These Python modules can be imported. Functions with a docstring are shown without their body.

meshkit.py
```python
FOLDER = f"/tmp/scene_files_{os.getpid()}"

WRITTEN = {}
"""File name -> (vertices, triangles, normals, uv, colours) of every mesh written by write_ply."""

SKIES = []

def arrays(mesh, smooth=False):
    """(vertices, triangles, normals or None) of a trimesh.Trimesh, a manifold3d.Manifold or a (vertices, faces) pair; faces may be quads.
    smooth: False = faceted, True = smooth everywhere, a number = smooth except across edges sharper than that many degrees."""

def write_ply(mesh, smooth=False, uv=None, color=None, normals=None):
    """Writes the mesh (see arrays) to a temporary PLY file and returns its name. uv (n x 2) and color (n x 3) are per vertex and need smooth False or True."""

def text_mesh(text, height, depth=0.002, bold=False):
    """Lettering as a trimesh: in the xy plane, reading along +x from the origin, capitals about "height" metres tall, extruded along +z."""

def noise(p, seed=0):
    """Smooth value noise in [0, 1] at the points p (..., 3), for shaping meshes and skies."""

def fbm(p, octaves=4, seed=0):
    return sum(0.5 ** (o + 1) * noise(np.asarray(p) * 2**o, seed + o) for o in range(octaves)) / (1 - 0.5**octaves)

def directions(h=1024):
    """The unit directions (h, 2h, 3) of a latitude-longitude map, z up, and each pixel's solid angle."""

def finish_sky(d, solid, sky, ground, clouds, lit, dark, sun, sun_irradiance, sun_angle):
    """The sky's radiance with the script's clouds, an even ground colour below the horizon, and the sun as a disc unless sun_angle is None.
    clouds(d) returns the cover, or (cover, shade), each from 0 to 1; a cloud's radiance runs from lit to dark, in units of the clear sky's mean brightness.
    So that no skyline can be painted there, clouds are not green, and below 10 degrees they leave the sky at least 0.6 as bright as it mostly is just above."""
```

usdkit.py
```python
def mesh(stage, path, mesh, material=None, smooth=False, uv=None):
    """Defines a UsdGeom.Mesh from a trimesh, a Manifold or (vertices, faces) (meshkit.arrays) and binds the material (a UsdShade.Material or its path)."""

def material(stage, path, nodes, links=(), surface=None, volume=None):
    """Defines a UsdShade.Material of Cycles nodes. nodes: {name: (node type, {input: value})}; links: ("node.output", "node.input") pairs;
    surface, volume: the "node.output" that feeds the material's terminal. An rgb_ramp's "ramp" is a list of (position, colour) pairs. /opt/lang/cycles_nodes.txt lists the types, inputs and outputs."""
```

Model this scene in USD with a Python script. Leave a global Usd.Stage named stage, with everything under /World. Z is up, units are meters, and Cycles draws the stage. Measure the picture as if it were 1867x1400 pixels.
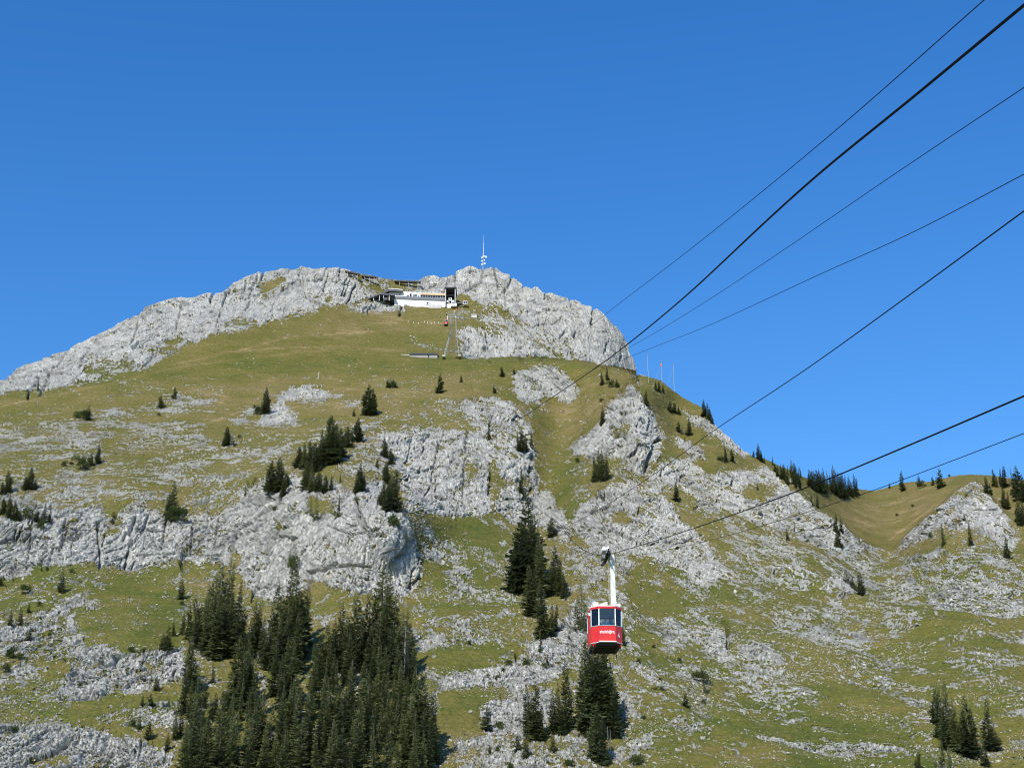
import math, random
import numpy as np
import trimesh, usdkit, meshkit
from scipy import ndimage
from scipy.interpolate import RBFInterpolator, PchipInterpolator
from scipy.spatial import cKDTree
from PIL import Image, ImageDraw
from shapely.geometry import Polygon
from pxr import Usd, UsdGeom, UsdLux, UsdShade, Gf, Sdf, Vt

# ------------------------------------------------------------------ camera, sky, sun, exposure
stage = Usd.Stage.CreateInMemory()
UsdGeom.SetStageUpAxis(stage, 'Z'); UsdGeom.SetStageMetersPerUnit(stage, 1.0)
world = UsdGeom.Xform.Define(stage, '/World'); stage.SetDefaultPrim(world.GetPrim())
UsdGeom.Scope.Define(stage, '/World/Looks')
FPX, PITCH, CX, CY = 2873.0, math.radians(20.0), 933.5, 700.0      # focal length in photo pixels
CP, SP = math.cos(PITCH), math.sin(PITCH)
EXPOSURE = 0.17
SUN = np.array([-0.30, -0.68, 0.67]); SUN /= np.linalg.norm(SUN)
SUN_INTENSITY, SKY_STRENGTH = 1.20, 0.15

cam = UsdGeom.Camera.Define(stage, '/World/camera')
cam.CreateHorizontalApertureAttr(36.0); cam.CreateVerticalApertureAttr(27.0)
cam.CreateFocalLengthAttr(FPX / 1867 * 36.0)
cam.CreateClippingRangeAttr(Gf.Vec2f(0.5, 60000.0))
cam.CreateExposureAttr(EXPOSURE)
cam.AddRotateXOp().Set(90.0 + math.degrees(PITCH))

sky_mat = usdkit.material(stage, '/World/Looks/sky',
    {'s': ('sky_texture', {'sky_type': 'single_scattering', 'sun_disc': False, 'sun_elevation': math.asin(SUN[2]),
                           'sun_rotation': math.atan2(SUN[0], SUN[1]), 'altitude': 1700.0, 'air_density': 1.6,
                           'aerosol_density': 0.5, 'ozone_density': 8.0}),
     'h': ('hsv', {'saturation': 1.22, 'hue': 0.507}),
     'b': ('background_shader', {'strength': SKY_STRENGTH})}, [('s.color', 'h.color'), ('h.color', 'b.color')], surface='b.background')
dome = UsdLux.DomeLight.Define(stage, '/World/sky')
UsdShade.MaterialBindingAPI.Apply(dome.GetPrim()).Bind(sky_mat)
dome.GetPrim().SetCustomDataByKey('kind', 'structure')
sun = UsdLux.DistantLight.Define(stage, '/World/sun')
sun.CreateIntensityAttr(SUN_INTENSITY); sun.CreateAngleAttr(0.53); sun.CreateNormalizeAttr(True)
sun.CreateColorAttr(Gf.Vec3f(1.0, 0.955, 0.88))
_z = SUN; _x = np.cross([0, 0, 1.0], _z); _x /= np.linalg.norm(_x); _y = np.cross(_z, _x)
sun.AddTransformOp().Set(Gf.Matrix4d(*_x, 0, *_y, 0, *_z, 0, 0, 0, 0, 1))

# ------------------------------------------------------------------ helpers
rng = np.random.default_rng(20240917)
used = {}
def numbered(name, parent='/World'):
    k = used.get((parent, name), 0); used[(parent, name)] = k + 1
    return f'{parent}/{name}' + (f'_{k:03d}' if k else '')
def tag(prim, label=None, cat=None, group=None, kind=None):
    for k, v in (('label', label), ('category', cat), ('group', group), ('kind', kind)):
        if v: prim.SetCustomDataByKey(k, v)
    return prim
def thing(name, label, cat, loc=(0, 0, 0), rotz=0.0, group=None, scale=None):
    x = UsdGeom.Xform.Define(stage, numbered(name))
    x.AddTranslateOp().Set(Gf.Vec3d(*map(float, loc)))
    if rotz: x.AddRotateZOp().Set(math.degrees(rotz))
    if scale is not None: x.AddScaleOp().Set(Gf.Vec3f(*map(float, np.broadcast_to(scale, 3))))
    return tag(x.GetPrim(), label, cat, group)
def obj(name, mesh, mat, parent=None, smooth=False, label=None):
    p = usdkit.mesh(stage, numbered(name, str(parent.GetPath()) if parent else '/World'), mesh, mat, smooth).GetPrim()
    if label: p.SetCustomDataByKey('label', label)
    return p
def cat(*ms): return trimesh.util.concatenate([m for m in ms if m is not None])
def box(x0, x1, y0, y1, z0, z1):
    m = trimesh.creation.box([x1 - x0, y1 - y0, z1 - z0]); m.apply_translation([(x0 + x1) / 2, (y0 + y1) / 2, (z0 + z1) / 2]); return m
def rod(a, b, r, r2=None, n=6):
    a, b = np.asarray(a, float), np.asarray(b, float); d = b - a; L = np.linalg.norm(d); d /= L
    t = np.cross(d, [0, 0, 1.0] if abs(d[2]) < .9 else [1.0, 0, 0]); t /= np.linalg.norm(t); s = np.cross(d, t)
    ang = np.arange(n) * 2 * np.pi / n; c = np.cos(ang)[:, None] * t + np.sin(ang)[:, None] * s
    r2 = r if r2 is None else r2
    v = np.vstack([a + c * r, b + c * r2, a, b]); i = np.arange(n); j = (i + 1) % n
    f = np.vstack([np.c_[i, j, j + n], np.c_[i, j + n, i + n], np.c_[j, i, np.full(n, 2 * n)], np.c_[i + n, j + n, np.full(n, 2 * n + 1)]])
    m = trimesh.Trimesh(v, f, process=False); m.fix_normals(); return m
def path_tube(p, r, n=6):
    p = np.asarray(p, float); t = np.gradient(p, axis=0); t /= np.linalg.norm(t, axis=1, keepdims=True)
    a = np.cross(t, [0, 0, 1.0]); a /= np.linalg.norm(a, axis=1, keepdims=True); b = np.cross(a, t)
    ang = np.arange(n) * 2 * np.pi / n
    v = (p[:, None] + r * (np.cos(ang)[None, :, None] * a[:, None] + np.sin(ang)[None, :, None] * b[:, None])).reshape(-1, 3)
    i, j = np.meshgrid(np.arange(len(p) - 1), np.arange(n), indexing='ij'); k = (j + 1) % n
    q = np.stack([i * n + j, i * n + k, (i + 1) * n + k, (i + 1) * n + j], -1).reshape(-1, 4)
    m = trimesh.Trimesh(v, np.vstack([q[:, [0, 1, 2]], q[:, [0, 2, 3]]]), process=False); return m
def prism_xz(pts, y0, y1):
    """outline in x-z, extruded along y"""
    m = trimesh.creation.extrude_polygon(Polygon(pts), y1 - y0, engine='earcut')
    v = m.vertices.copy(); m.vertices = np.c_[v[:, 0], y1 - v[:, 2], v[:, 1]]; m.fix_normals(); return m
def prism_xy(pts, z0, z1, hole=None):
    m = trimesh.creation.extrude_polygon(Polygon(pts, [hole] if hole is not None else None), z1 - z0, engine='earcut'); m.apply_translation([0, 0, z0]); return m
def ray(px, py):
    u, v = (np.asarray(px, float) - CX) / FPX, (CY - np.asarray(py, float)) / FPX
    return u, CP - v * SP, SP + v * CP
def pt(px, py, D):
    dx, dy, dz = ray(px, py); return np.stack([dx / dy * D, np.broadcast_to(np.asarray(D, float), np.shape(dx / dy * D)), dz / dy * D], -1)
def mpp(px, py, D):
    """metres per photo pixel at that range"""
    _, dy, _ = ray(px, py); return D / dy / FPX
def plain(name, col, rough=0.6, metal=0.0, noise=0.12, scale=1.5, spec=0.4):
    c = np.array(col, float)
    return usdkit.material(stage, f'/World/Looks/{name}',
        {'g': ('texture_coordinate', {}), 'n': ('noise_texture', {'scale': scale, 'detail': 4.0}),
         'r': ('rgb_ramp', {'ramp': [(0.25, c * (1 - noise)), (0.75, np.minimum(c * (1 + noise), 1))]}),
         'p': ('principled_bsdf', {'roughness': rough, 'metallic': metal, 'specular_ior_level': spec})},
        [('g.object', 'n.vector'), ('n.fac', 'r.fac'), ('r.color', 'p.base_color')], surface='p.BSDF')

# value noise from a wrapped random volume, fast for a million points
_vols = [np.random.default_rng(50 + k).random((48, 48, 48)).astype(np.float32) for k in range(6)]
def vnoise(q, seed=0):
    v = _vols[seed % 6]; off = np.array([seed * 7.31, seed * 3.17, seed * 5.77])
    q = q + off; i = np.floor(q); t = q - i; t = t * t * (3 - 2 * t)
    c = (np.mod(i, 48) + t).reshape(-1, 3).T
    return ndimage.map_coordinates(v, c, order=1, mode='grid-wrap').reshape(q.shape[:-1])
def fbm(q, octv=4, seed=0, gain=0.5):
    s, a, tot = 0, 1.0, 0
    for o in range(octv):
        s = s + a * vnoise(q * 2.03 ** o, seed + o); tot += a; a *= gain
    return s / tot
def sstep(a, b, x):
    t = np.clip((x - a) / (b - a), 0, 1); return t * t * (3 - 2 * t)

# ------------------------------------------------------------------ terrain
SKY_PTS = np.array([(-3000,1000),(-300,860),(-90,764),(-45,722),(-15,701),(0,694),(20,683),(50,665),(100,650),(150,625),(200,597),(250,577),(265,563),(290,554),(320,546),(350,544),
 (375,537),(408,535),(425,518),(450,506),(470,498),(510,493),(530,491),(553,486),(570,491),(600,490),(620,489),(640,496),(660,500),(690,506),(715,509),(740,513),(765,512),
 (775,504),(788,501),(800,506),(815,504),(830,498),(850,488),(862,485),(872,490),(880,489),(890,489),(905,489),(915,496),(930,501),(945,506),(955,521),(965,526),(978,522),(990,533),
 (1005,531),(1020,541),(1035,541),(1060,551),(1085,563),(1100,576),(1115,591),(1130,603),(1143,622),(1152,645),(1160,672),(1166,682),(1190,688),(1205,694),(1220,706),
 (1240,722),(1262,735),(1278,743),(1300,770),(1330,796),(1360,823),(1372,833),(1380,835),(1395,837),(1412,845),(1440,858),(1470,872),(1500,880),(1540,891),(1570,892),(1597,894),
 (1625,886),(1650,880),(1690,878),(1702,876),(1725,870),(1745,866),(1770,864),(1800,866),(1830,870),(1867,876),(2000,880),(2300,900),(5000,1050)], float)
# lower edge of the far parts (summit on the left, col on the right) against the main slope
EDGE_PTS = np.array([(-3000,690),(-300,665),(700,655),(850,654),(1000,657),(1060,662),(1100,668),(1150,678),(1166,682.5),(1168,100),(1370,100),(1371,833),(1395,846),(1410,856),(1430,872),
 (1445,887),(1462,900),(1475,914),(1485,923),(1500,931),(1520,941),(1540,955),(1555,971),(1580,986),(1615,1001),(1630,1000),(1650,976),(1680,946),(1700,932),(1720,915),(1740,895),
 (1755,884),(1768,877),(1778,874),(1790,882),(1800,895),(1815,914),(1830,929),(1850,938),(1867,945),(1950,960),(5000,990)], float)
CTRL_S = [(-300,820,690),(-300,680,770),(0,690,760),(0,740,702),(100,655,790),(100,700,742),(250,575,850),(250,680,768),(400,535,900),(400,600,840),(550,487,950),(550,570,890),(550,650,822),
 (700,507,975),(700,560,940),(700,600,890),(700,655,832),(300,680,775),(760,560,945),(830,562,945),(860,485,1000),(860,560,950),(860,600,905),(845,652,845),(1000,530,990),(1000,600,935),
 (1000,655,900),(1100,575,975),(1050,600,945),(1100,640,945),(1100,668,930),(1166,681,985),(1152,645,985),(950,610,915),(950,655,870),(620,488,960),(940,505,985)]
CTRL_M = [(-300,1480,320),(-300,1000,500),(-300,750,690),(-300,680,770),(0,690,755),(0,740,702),(0,850,600),(0,930,545),(0,1050,512),(0,1150,455),(0,1300,395),(0,1400,365),(0,1480,345),
 (250,680,768),(250,800,660),(250,920,562),(250,1030,534),(250,1150,460),(250,1300,400),(250,1400,370),(250,1480,350),(500,655,818),(500,720,750),(500,770,708),(500,870,592),(480,1085,512),
 (500,1200,445),(500,1400,375),(500,1480,352),(600,655,828),(600,870,578),(640,890,552),(700,1080,500),(740,930,534),(755,1070,512),(785,1060,516),(790,950,560),(750,655,830),(750,750,725),(750,850,640),
 (750,895,598),(800,1000,548),(800,1100,494),(800,1250,425),(800,1400,375),(800,1480,352),(900,655,832),(900,725,760),(890,790,690),(895,930,608),(950,660,825),(1000,735,790),(1012,800,745),
 (965,830,680),(1005,900,662),(1000,960,612),(950,1100,500),(950,1250,435),(950,1400,378),(950,1480,354),(1060,664,812),(1050,740,785),(1150,690,800),(1152,703,765),(1100,775,705),(1160,800,680),
 (1198,830,672),(1230,800,740),(1215,740,778),(1165,860,657),(1050,900,628),(1100,890,625),(1220,706,797),(1300,770,772),(1372,832,742),(1300,830,702),(1250,900,640),(1150,950,586),(1100,1000,552),
 (1200,1050,540),(1100,1150,470),(1100,1300,415),(1100,1400,382),(1430,872,715),(1400,930,652),(1480,915,695),(1540,955,682),(1400,1000,602),(1620,1001,695),(1550,1050,604),(1600,1100,562),
 (1400,1100,530),(1400,1250,450),(1400,1400,387),(1300,1200,467),(1250,1480,357),(1650,1480,362),(1778,876,695),(1780,940,642),(1780,1000,607),(1700,933,672),(1840,935,668),(1867,1000,612),
 (1867,1100,542),(1660,1040,615),(1700,1200,487),(1700,1400,392),(1867,1200,482),(1867,1400,390),(2200,1480,370),(2200,1000,580),(2200,950,640),(1166,684,802)]
CTRL_C = [(1372,832,748),(1440,858,762),(1480,912,738),(1515,885,835),(1550,892,905),(1560,960,755),(1600,893,955),(1600,940,835),(1640,1000,715),(1620,985,742),(1650,880,950),(1700,876,925),(1770,864,885),
 (1700,925,795),(1770,880,845),(1830,870,830),(1867,876,800),(1867,940,692),(1830,925,735),(2200,890,800),(2200,950,690)]
def smooth_field(ctrl, smoothing=2e-4, log=True):
    c = np.array(ctrl, float)
    f = RBFInterpolator(c[:, :2] / 400, np.log(c[:, 2]) if log else c[:, 2], kernel='thin_plate_spline', smoothing=smoothing)
    gx, gy = np.linspace(-300, 2200, 201), np.linspace(430, 1490, 107)
    G = np.stack(np.meshgrid(gx, gy), -1).reshape(-1, 2)
    tab = f(G / 400).reshape(len(gy), len(gx))
    return lambda px, py: ndimage.map_coordinates(tab, [(np.clip(py, 430, 1490) - 430) / 10, (np.clip(px, -300, 2200) + 300) / 12.5], order=2, mode='nearest')
fS, fM, fC = smooth_field(CTRL_S), smooth_field(CTRL_M), smooth_field(CTRL_C)

core = np.linspace(-110, 1980, 1500)
out_l = -110 - np.cumsum(np.linspace(6, 130, 34))[::-1]; out_r = 1980 + np.cumsum(np.linspace(6, 130, 34))
COLS = np.concatenate([out_l, core, out_r]); NC = len(COLS); NV = 640
sky_y = np.interp(COLS, SKY_PTS[:, 0], SKY_PTS[:, 1])
rough_sky = 1.0 * (COLS < 1166) * (COLS > 0)
q = np.stack([COLS / 14.0, 0 * COLS, 0 * COLS], -1)
sky_y = sky_y + rough_sky * (fbm(q, 3, 3) - .5) * 6
edge_y = np.interp(COLS, EDGE_PTS[:, 0], EDGE_PTS[:, 1])
PX = np.broadcast_to(COLS, (NV, NC)); vv = np.linspace(0, 1, NV)[:, None]
PY = sky_y + (1480 - sky_y) * vv
far = np.where(PX < 1167, fS(PX, PY), fC(PX, PY)); near = fM(PX, PY)
bw = np.interp(COLS, [-300, 600, 760, 5000], [45, 45, 2.0, 2.0])
wM = sstep(-bw, bw, PY - edge_y)
DD = np.exp(far * (1 - wM) + near * wM)
SEAM = np.exp(-((PY - edge_y) / 5.0) ** 2) * np.clip(np.abs(np.exp(far) - np.exp(near)) / 25, 0, 1) * (COLS > 740)   # edge-on sheet behind a crest
P0 = pt(PX, PY, DD)

# ---- what covers the slope: rock share (0..1), dryness of grass, strata lean; drawn as outlines in the photo's pixels
def canvas(default): 
    im = Image.new('F', (1250, 530), default); return im, ImageDraw.Draw(im)
def tox(pts): return [((x + 300) / 2, (y - 430) / 2) for x, y in pts]
def sample(im, blur):
    a = ndimage.gaussian_filter(np.asarray(im, np.float32), blur)
    return ndimage.map_coordinates(a, [(np.clip(PY, 430, 1489) - 430) / 2, (np.clip(PX, -300, 2198) + 300) / 2], order=1, mode='nearest')
ROCK = [ # (density, outline) painted in order
 (.26, [(-300,700),(420,690),(700,690),(900,690),(1040,760),(1200,900),(1600,1010),(2200,1000),(2200,1490),(-300,1490)]),
 (.96, [(-300,400),(2000,400),(1166,690),(1085,668),(1045,645),(1000,612),(960,590),(915,560),(880,552),(845,540),(760,540),(745,520),(690,512),(680,540),(640,552),(600,562),(540,574),(480,588),(440,602),(400,606),(345,626),(300,650),(270,668),(200,686),(120,702),(40,724),(-300,790)]),
 (.35, [(640,497),(760,513),(765,540),(690,545),(660,530)]),
 (.95, [(752,548),(768,512),(786,500),(805,512),(815,540)]),
 (.70, [(560,530),(640,545),(600,560),(560,565)]),
 (.40, [(470,520),(500,500),(520,505),(505,540),(480,545)]), (.35, [(395,598),(440,575),(470,585),(440,600)]),
 (.45, [(250,640),(300,620),(340,612),(300,648)]), (.5, [(150,670),(230,650),(250,670),(160,690)]),
 (.28, [(838,556),(870,556),(890,580),(880,600),(838,598)]), (.62, [(870,556),(905,556),(950,590),(1000,630),(960,618),(885,600)]),
 (.9, [(838,600),(870,598),(960,618),(1020,655),(845,655),(826,625)]), (.78,[(950,570),(1030,620),(1090,668),(1020,655),(975,618)]),
 (.62, [(745,617),(800,632),(835,640),(835,650),(805,640),(750,625)]), (.1,[(822,612),(838,618),(836,632),(822,640)]),
 (.97, [(636,567),(655,556),(680,550),(720,547),(746,551),(764,557),(738,562),(712,566),(690,570),(660,572)]),
 # main slope, left
 (.10, [(-300,720),(120,712),(300,690),(450,670),(650,672),(900,672),(940,700),(800,740),(640,770),(420,780),(230,765),(0,770),(-300,790)]),
 (.34, [(-300,800),(460,800),(450,900),(-300,910)]), (.44, [(1040,890),(1250,930),(1500,950),(1640,1010),(1560,1090),(1350,1090),(1100,1060)]), (.36, [(770,1140),(1100,1140),(1140,1420),(800,1420)]), (.46, [(-300,780),(0,778),(60,774),(180,776),(220,790),(120,800),(60,820),(-300,830)]), (.50,[(100,812),(150,790),(200,782),(180,800),(120,826)]),
 (.50, [(150,752),(240,742),(260,760),(190,776)]), (.42,[(250,740),(330,716),(400,720),(380,740),(290,760)]), (.45,[(210,775),(330,765),(390,780),(300,795)]),
 (.45, [(330,830),(420,820),(440,840),(360,850)]), (.46,[(170,850),(215,838),(215,862),(180,870)]),(.45,[(220,868),(300,862),(420,870),(440,890),(330,895),(230,890)]),
 (.93, [(465,775),(478,755),(500,735),(520,728),(522,750),(545,752),(540,772)]), (.8,[(505,728),(530,704),(570,702),(600,706),(596,730),(560,728)]), (.6,[(405,775),(460,745),(480,742),(440,772)]),
 (.42, [(600,715),(640,710),(660,740),(620,745)]), (.5,[(640,810),(690,770),(710,790),(690,840),(640,830)]), (.45,[(430,820),(530,815),(530,845),(450,850)]),
 (.48, [(0,905),(140,895),(280,905),(420,890),(440,920),(330,950),(200,930),(0,940)]),
 (.94, [(-300,945),(0,945),(60,922),(130,930),(165,920),(200,935),(255,925),(300,940),(345,945),(400,935),(430,925),(440,895),(480,872),(540,868),(590,878),(640,892),(690,872),(738,925),(752,985),(768,1030),(762,1075),(735,1088),(690,1092),(640,1078),(600,1068),(562,1052),(545,1085),(490,1098),(455,1075),(440,1050),(400,1030),(330,1020),(280,1035),(235,1040),(160,1028),(90,1042),(0,1056),(-300,1060)]),
 (.45, [(190,925),(225,945),(215,985),(195,975)]), (.35,[(420,1000),(440,1015),(430,1040),(415,1030)]), (.4,[(560,905),(600,900),(610,935),(570,945)]),
 (.12, [(60,1035),(160,1028),(235,1042),(300,1050),(330,1085),(310,1150),(210,1190),(150,1150),(165,1090),(60,1090)]), (.35,[(0,1056),(120,1050),(180,1060),(190,1080),(60,1100),(0,1090)]),
 (.55, [(130,1075),(180,1080),(170,1120),(130,1110)]), (.72,[(0,1145),(60,1120),(120,1100),(150,1150),(160,1200),(60,1200),(0,1200)]),
 (.5, [(0,1200),(150,1195),(160,1240),(0,1250)]),
 (.85, [(110,1250),(150,1200),(175,1170),(200,1185),(250,1190),(330,1180),(340,1235),(260,1255),(190,1272),(110,1265)]), (.5,[(0,1250),(110,1250),(110,1275),(0,1285)]),
 (.15, [(-300,1282),(110,1278),(260,1258),(340,1245),(340,1270),(260,1310),(150,1310),(-300,1312)]), (.55,[(150,1300),(260,1285),(330,1275),(320,1330),(190,1320)]),
 (.90, [(-300,1330),(0,1325),(60,1320),(160,1325),(250,1350),(320,1370),(300,1420),(-300,1440)]), (.3,[(60,1375),(130,1370),(120,1395),(50,1400)]),
 # centre
 (.45, [(560,790),(700,760),(720,870),(680,880),(600,860)]), (.5,[(770,735),(850,725),(860,745),(780,755)]),
 (.92, [(700,795),(760,780),(830,785),(885,790),(905,850),(902,930),(850,945),(800,940),(745,930),(722,870),(705,840)]), (.35,[(840,845),(870,838),(880,860),(850,872)]), (.4,[(700,850),(720,845),(728,870),(712,880)]),
 (.80, [(840,730),(875,722),(920,730),(960,760),(972,800),(972,830),(960,870),(940,880),(900,860),(895,800),(860,770),(842,752)]), (.25,[(895,835),(912,850),(905,920),(898,930)]),
 (.85, [(915,890),(950,880),(1000,900),(1040,960),(1035,990),(980,960),(930,950),(905,930)]),
 (.84, [(935,680),(990,664),(1025,672),(1055,715),(1040,735),(1000,720),(960,740),(940,715)]), (.12,[(970,765),(1000,740),(1060,730),(1090,745),(1075,780),(1040,820),(1040,890),(1060,930),(1030,935),(985,870),(975,820)]), (.05,[(1055,675),(1150,690),(1140,710),(1080,760),(1050,740)]),
 (.94, [(1150,701),(1172,720),(1195,765),(1214,800),(1195,838),(1170,866),(1150,850),(1130,832),(1055,832),(1043,815),(1085,780),(1110,740)]), (.35,[(1110,782),(1140,770),(1150,780),(1120,795)]), (.25,[(1085,832),(1150,838),(1140,862),(1090,872)]), (.05,[(1185,705),(1300,770),(1280,830),(1225,800),(1205,760)]),
 (.35, [(760,950),(880,950),(940,990),(960,1080),(880,1130),(770,1120)]), (.6,[(800,1020),(860,1040),(870,1090),(820,1080)]), (.1,[(770,950),(860,948),(930,975),(900,1000),(800,990)]), (.6,[(770,1005),(840,1000),(850,1018),(780,1020)]),
 (.15, [(770,1095),(850,1100),(870,1140),(780,1140)]), (.6,[(760,1140),(830,1120),(900,1150),(870,1190),(760,1190)]), (.10,[(750,1190),(880,1170),(930,1185),(880,1215),(800,1225)]),
 (.9, [(800,1235),(850,1225),(930,1210),(980,1170),(1050,1100),(1080,1130),(1075,1200),(1000,1240),(950,1262),(900,1250),(800,1252)]), (.03,[(800,1258),(880,1256),(900,1268),(870,1290),(880,1330),(830,1345),(800,1320)]),
 (.97, [(872,1290),(900,1272),(955,1265),(1010,1250),(1005,1320),(960,1335),(905,1340)]), (.6,[(820,1345),(930,1340),(1080,1340),(1100,1420),(820,1420)]),
 (.55, [(1080,1130),(1150,1140),(1180,1250),(1200,1400),(1120,1400),(1100,1250)]),
 # right
 (.86, [(1040,960),(1060,920),(1100,895),(1165,872),(1200,890),(1240,945),(1300,1000),(1335,1045),(1290,1072),(1230,1040),(1160,1010),(1090,1010)]), (.3,[(1120,930),(1145,925),(1150,960),(1130,960)]),
 (.5, [(1035,985),(1120,1010),(1180,1060),(1130,1130),(1060,1100)]), (.12,[(1140,1050),(1220,1075),(1290,1100),(1200,1120),(1150,1110)]),
 (.85, [(1175,870),(1215,838),(1280,832),(1330,862),(1400,850),(1450,885),(1490,925),(1530,955),(1590,1000),(1540,1010),(1470,985),(1400,960),(1330,930),(1270,935),(1225,900)]),
 (.88, [(1225,800),(1250,798),(1290,830),(1260,840)]), (.12,[(1260,840),(1300,835),(1330,850),(1300,868)]), (.2,[(1350,885),(1420,880),(1410,905),(1360,905)]), (.15,[(1215,880),(1240,885),(1290,950),(1340,1010),(1310,1000),(1250,940)]),
 (.75, [(1240,742),(1262,750),(1310,775),(1345,805),(1372,832),(1350,828),(1310,800),(1260,770)]), (.05,[(1290,800),(1340,830),(1370,850),(1330,850)]),
 (.55, [(1330,1010),(1420,1000),(1470,1020),(1450,1060),(1380,1050)]), (.7,[(1405,1030),(1440,1025),(1490,1060),(1460,1075),(1420,1060)]), (.75,[(1490,1070),(1540,1050),(1560,1085),(1530,1100)]),
 (.5, [(1480,1000),(1600,1010),(1680,1060),(1720,1150),(1620,1150),(1560,1080)]), 
 (.86, [(1778,872),(1800,893),(1830,930),(1845,965),(1867,985),(1840,1000),(1815,985),(1770,965),(1740,968),(1700,975),(1640,1003),(1650,975),(1700,930),(1740,895)]), (.5,[(1760,885),(1790,885),(1800,905),(1765,905),(1745,905)]),
 (.35, [(1700,960),(1790,975),(1830,1000),(1700,1010)]), (.62,[(1640,1010),(1760,1000),(1867,1030),(2200,1040),(2200,1130),(1867,1125),(1760,1110),(1690,1060)]), (.8,[(1690,1090),(1760,1060),(1867,1080),(1867,1130),(1780,1140),(1710,1120)]),
 (.50, [(1210,1110),(1260,1105),(1330,1170),(1420,1200),(1500,1290),(1420,1310),(1300,1220),(1220,1180)]), (.78,[(1285,1125),(1330,1160),(1325,1205),(1290,1180)]), (.68,[(1330,1160),(1400,1180),(1440,1230),(1370,1215)]),
 (.5, [(1390,1120),(1470,1100),(1570,1150),(1600,1200),(1480,1190)]), (.45,[(1150,1230),(1260,1210),(1300,1300),(1260,1350),(1160,1330)]), (.10,[(1290,1290),(1400,1320),(1520,1300),(1640,1310),(1640,1345),(1300,1345)]),
 (.8, [(1380,1358),(1480,1348),(1580,1352),(1670,1372),(1600,1378),(1480,1374)]), (.4,[(1700,1180),(1867,1170),(1867,1330),(1760,1260)]), (.04,[(1430,1385),(1700,1385),(1700,1480),(1430,1480)]),
 (.02, [(1375,836),(1440,858),(1540,890),(1640,878),(1770,862),(1867,873),(1867,920),(1820,905),(1778,873),(1740,893),(1700,930),(1650,974),(1625,997),(1560,965),(1500,925),(1440,870)]), (.6,[(1800,900),(1830,915),(1850,935),(1830,930)]),
]
im, dr = canvas(0.03)
for d, poly in ROCK: dr.polygon(tox(poly), fill=d)
R = sample(im, 1.8)
R = np.where(R < .85, .85 * (np.clip(R, 0, 1) / .85) ** 1.12, R)      # plain turf between the outcrops
DRY = [(.55,[(-300,400),(2200,400),(2200,1490),(-300,1490)]), (.70,[(560,555),(840,560),(840,600),(560,620)]), (.52,[(300,620),(840,600),(840,650),(300,660)]), (.18,[(-300,690),(300,672),(560,655),(1000,654),(1080,668),(900,676),(560,672),(300,690),(-300,735)]),
 (.72,[(300,695),(900,680),(900,740),(400,760)]), (.50,[(-300,740),(400,760),(420,860),(-300,890)]), (.85,[(1000,740),(1090,715),(1120,690),(1150,690),(1080,770),(1030,800)]), (.55,[(1185,700),(1300,770),(1280,830),(1210,780)]),
 (.30,[(-300,1020),(340,1030),(340,1200),(-300,1220)]), (.35,[(-300,1250),(330,1250),(330,1330),(-300,1330)]), (.28,[(770,940),(900,940),(960,1150),(770,1150)]), (.40,[(780,1160),(930,1160),(900,1340),(790,1340)]),
 (.30,[(1000,830),(1070,830),(1070,1000),(1000,930)]), (.38,[(1140,1050),(1600,1000),(1867,1000),(1867,1480),(1140,1480)]), (.25,[(1280,1280),(1660,1280),(1660,1350),(1280,1350)]), (.15,[(1430,1385),(1720,1385),(1720,1480),(1430,1480)]),
 (.74,[(1500,920),(1867,860),(1867,960),(1640,1005),(1560,970)])]
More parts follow.
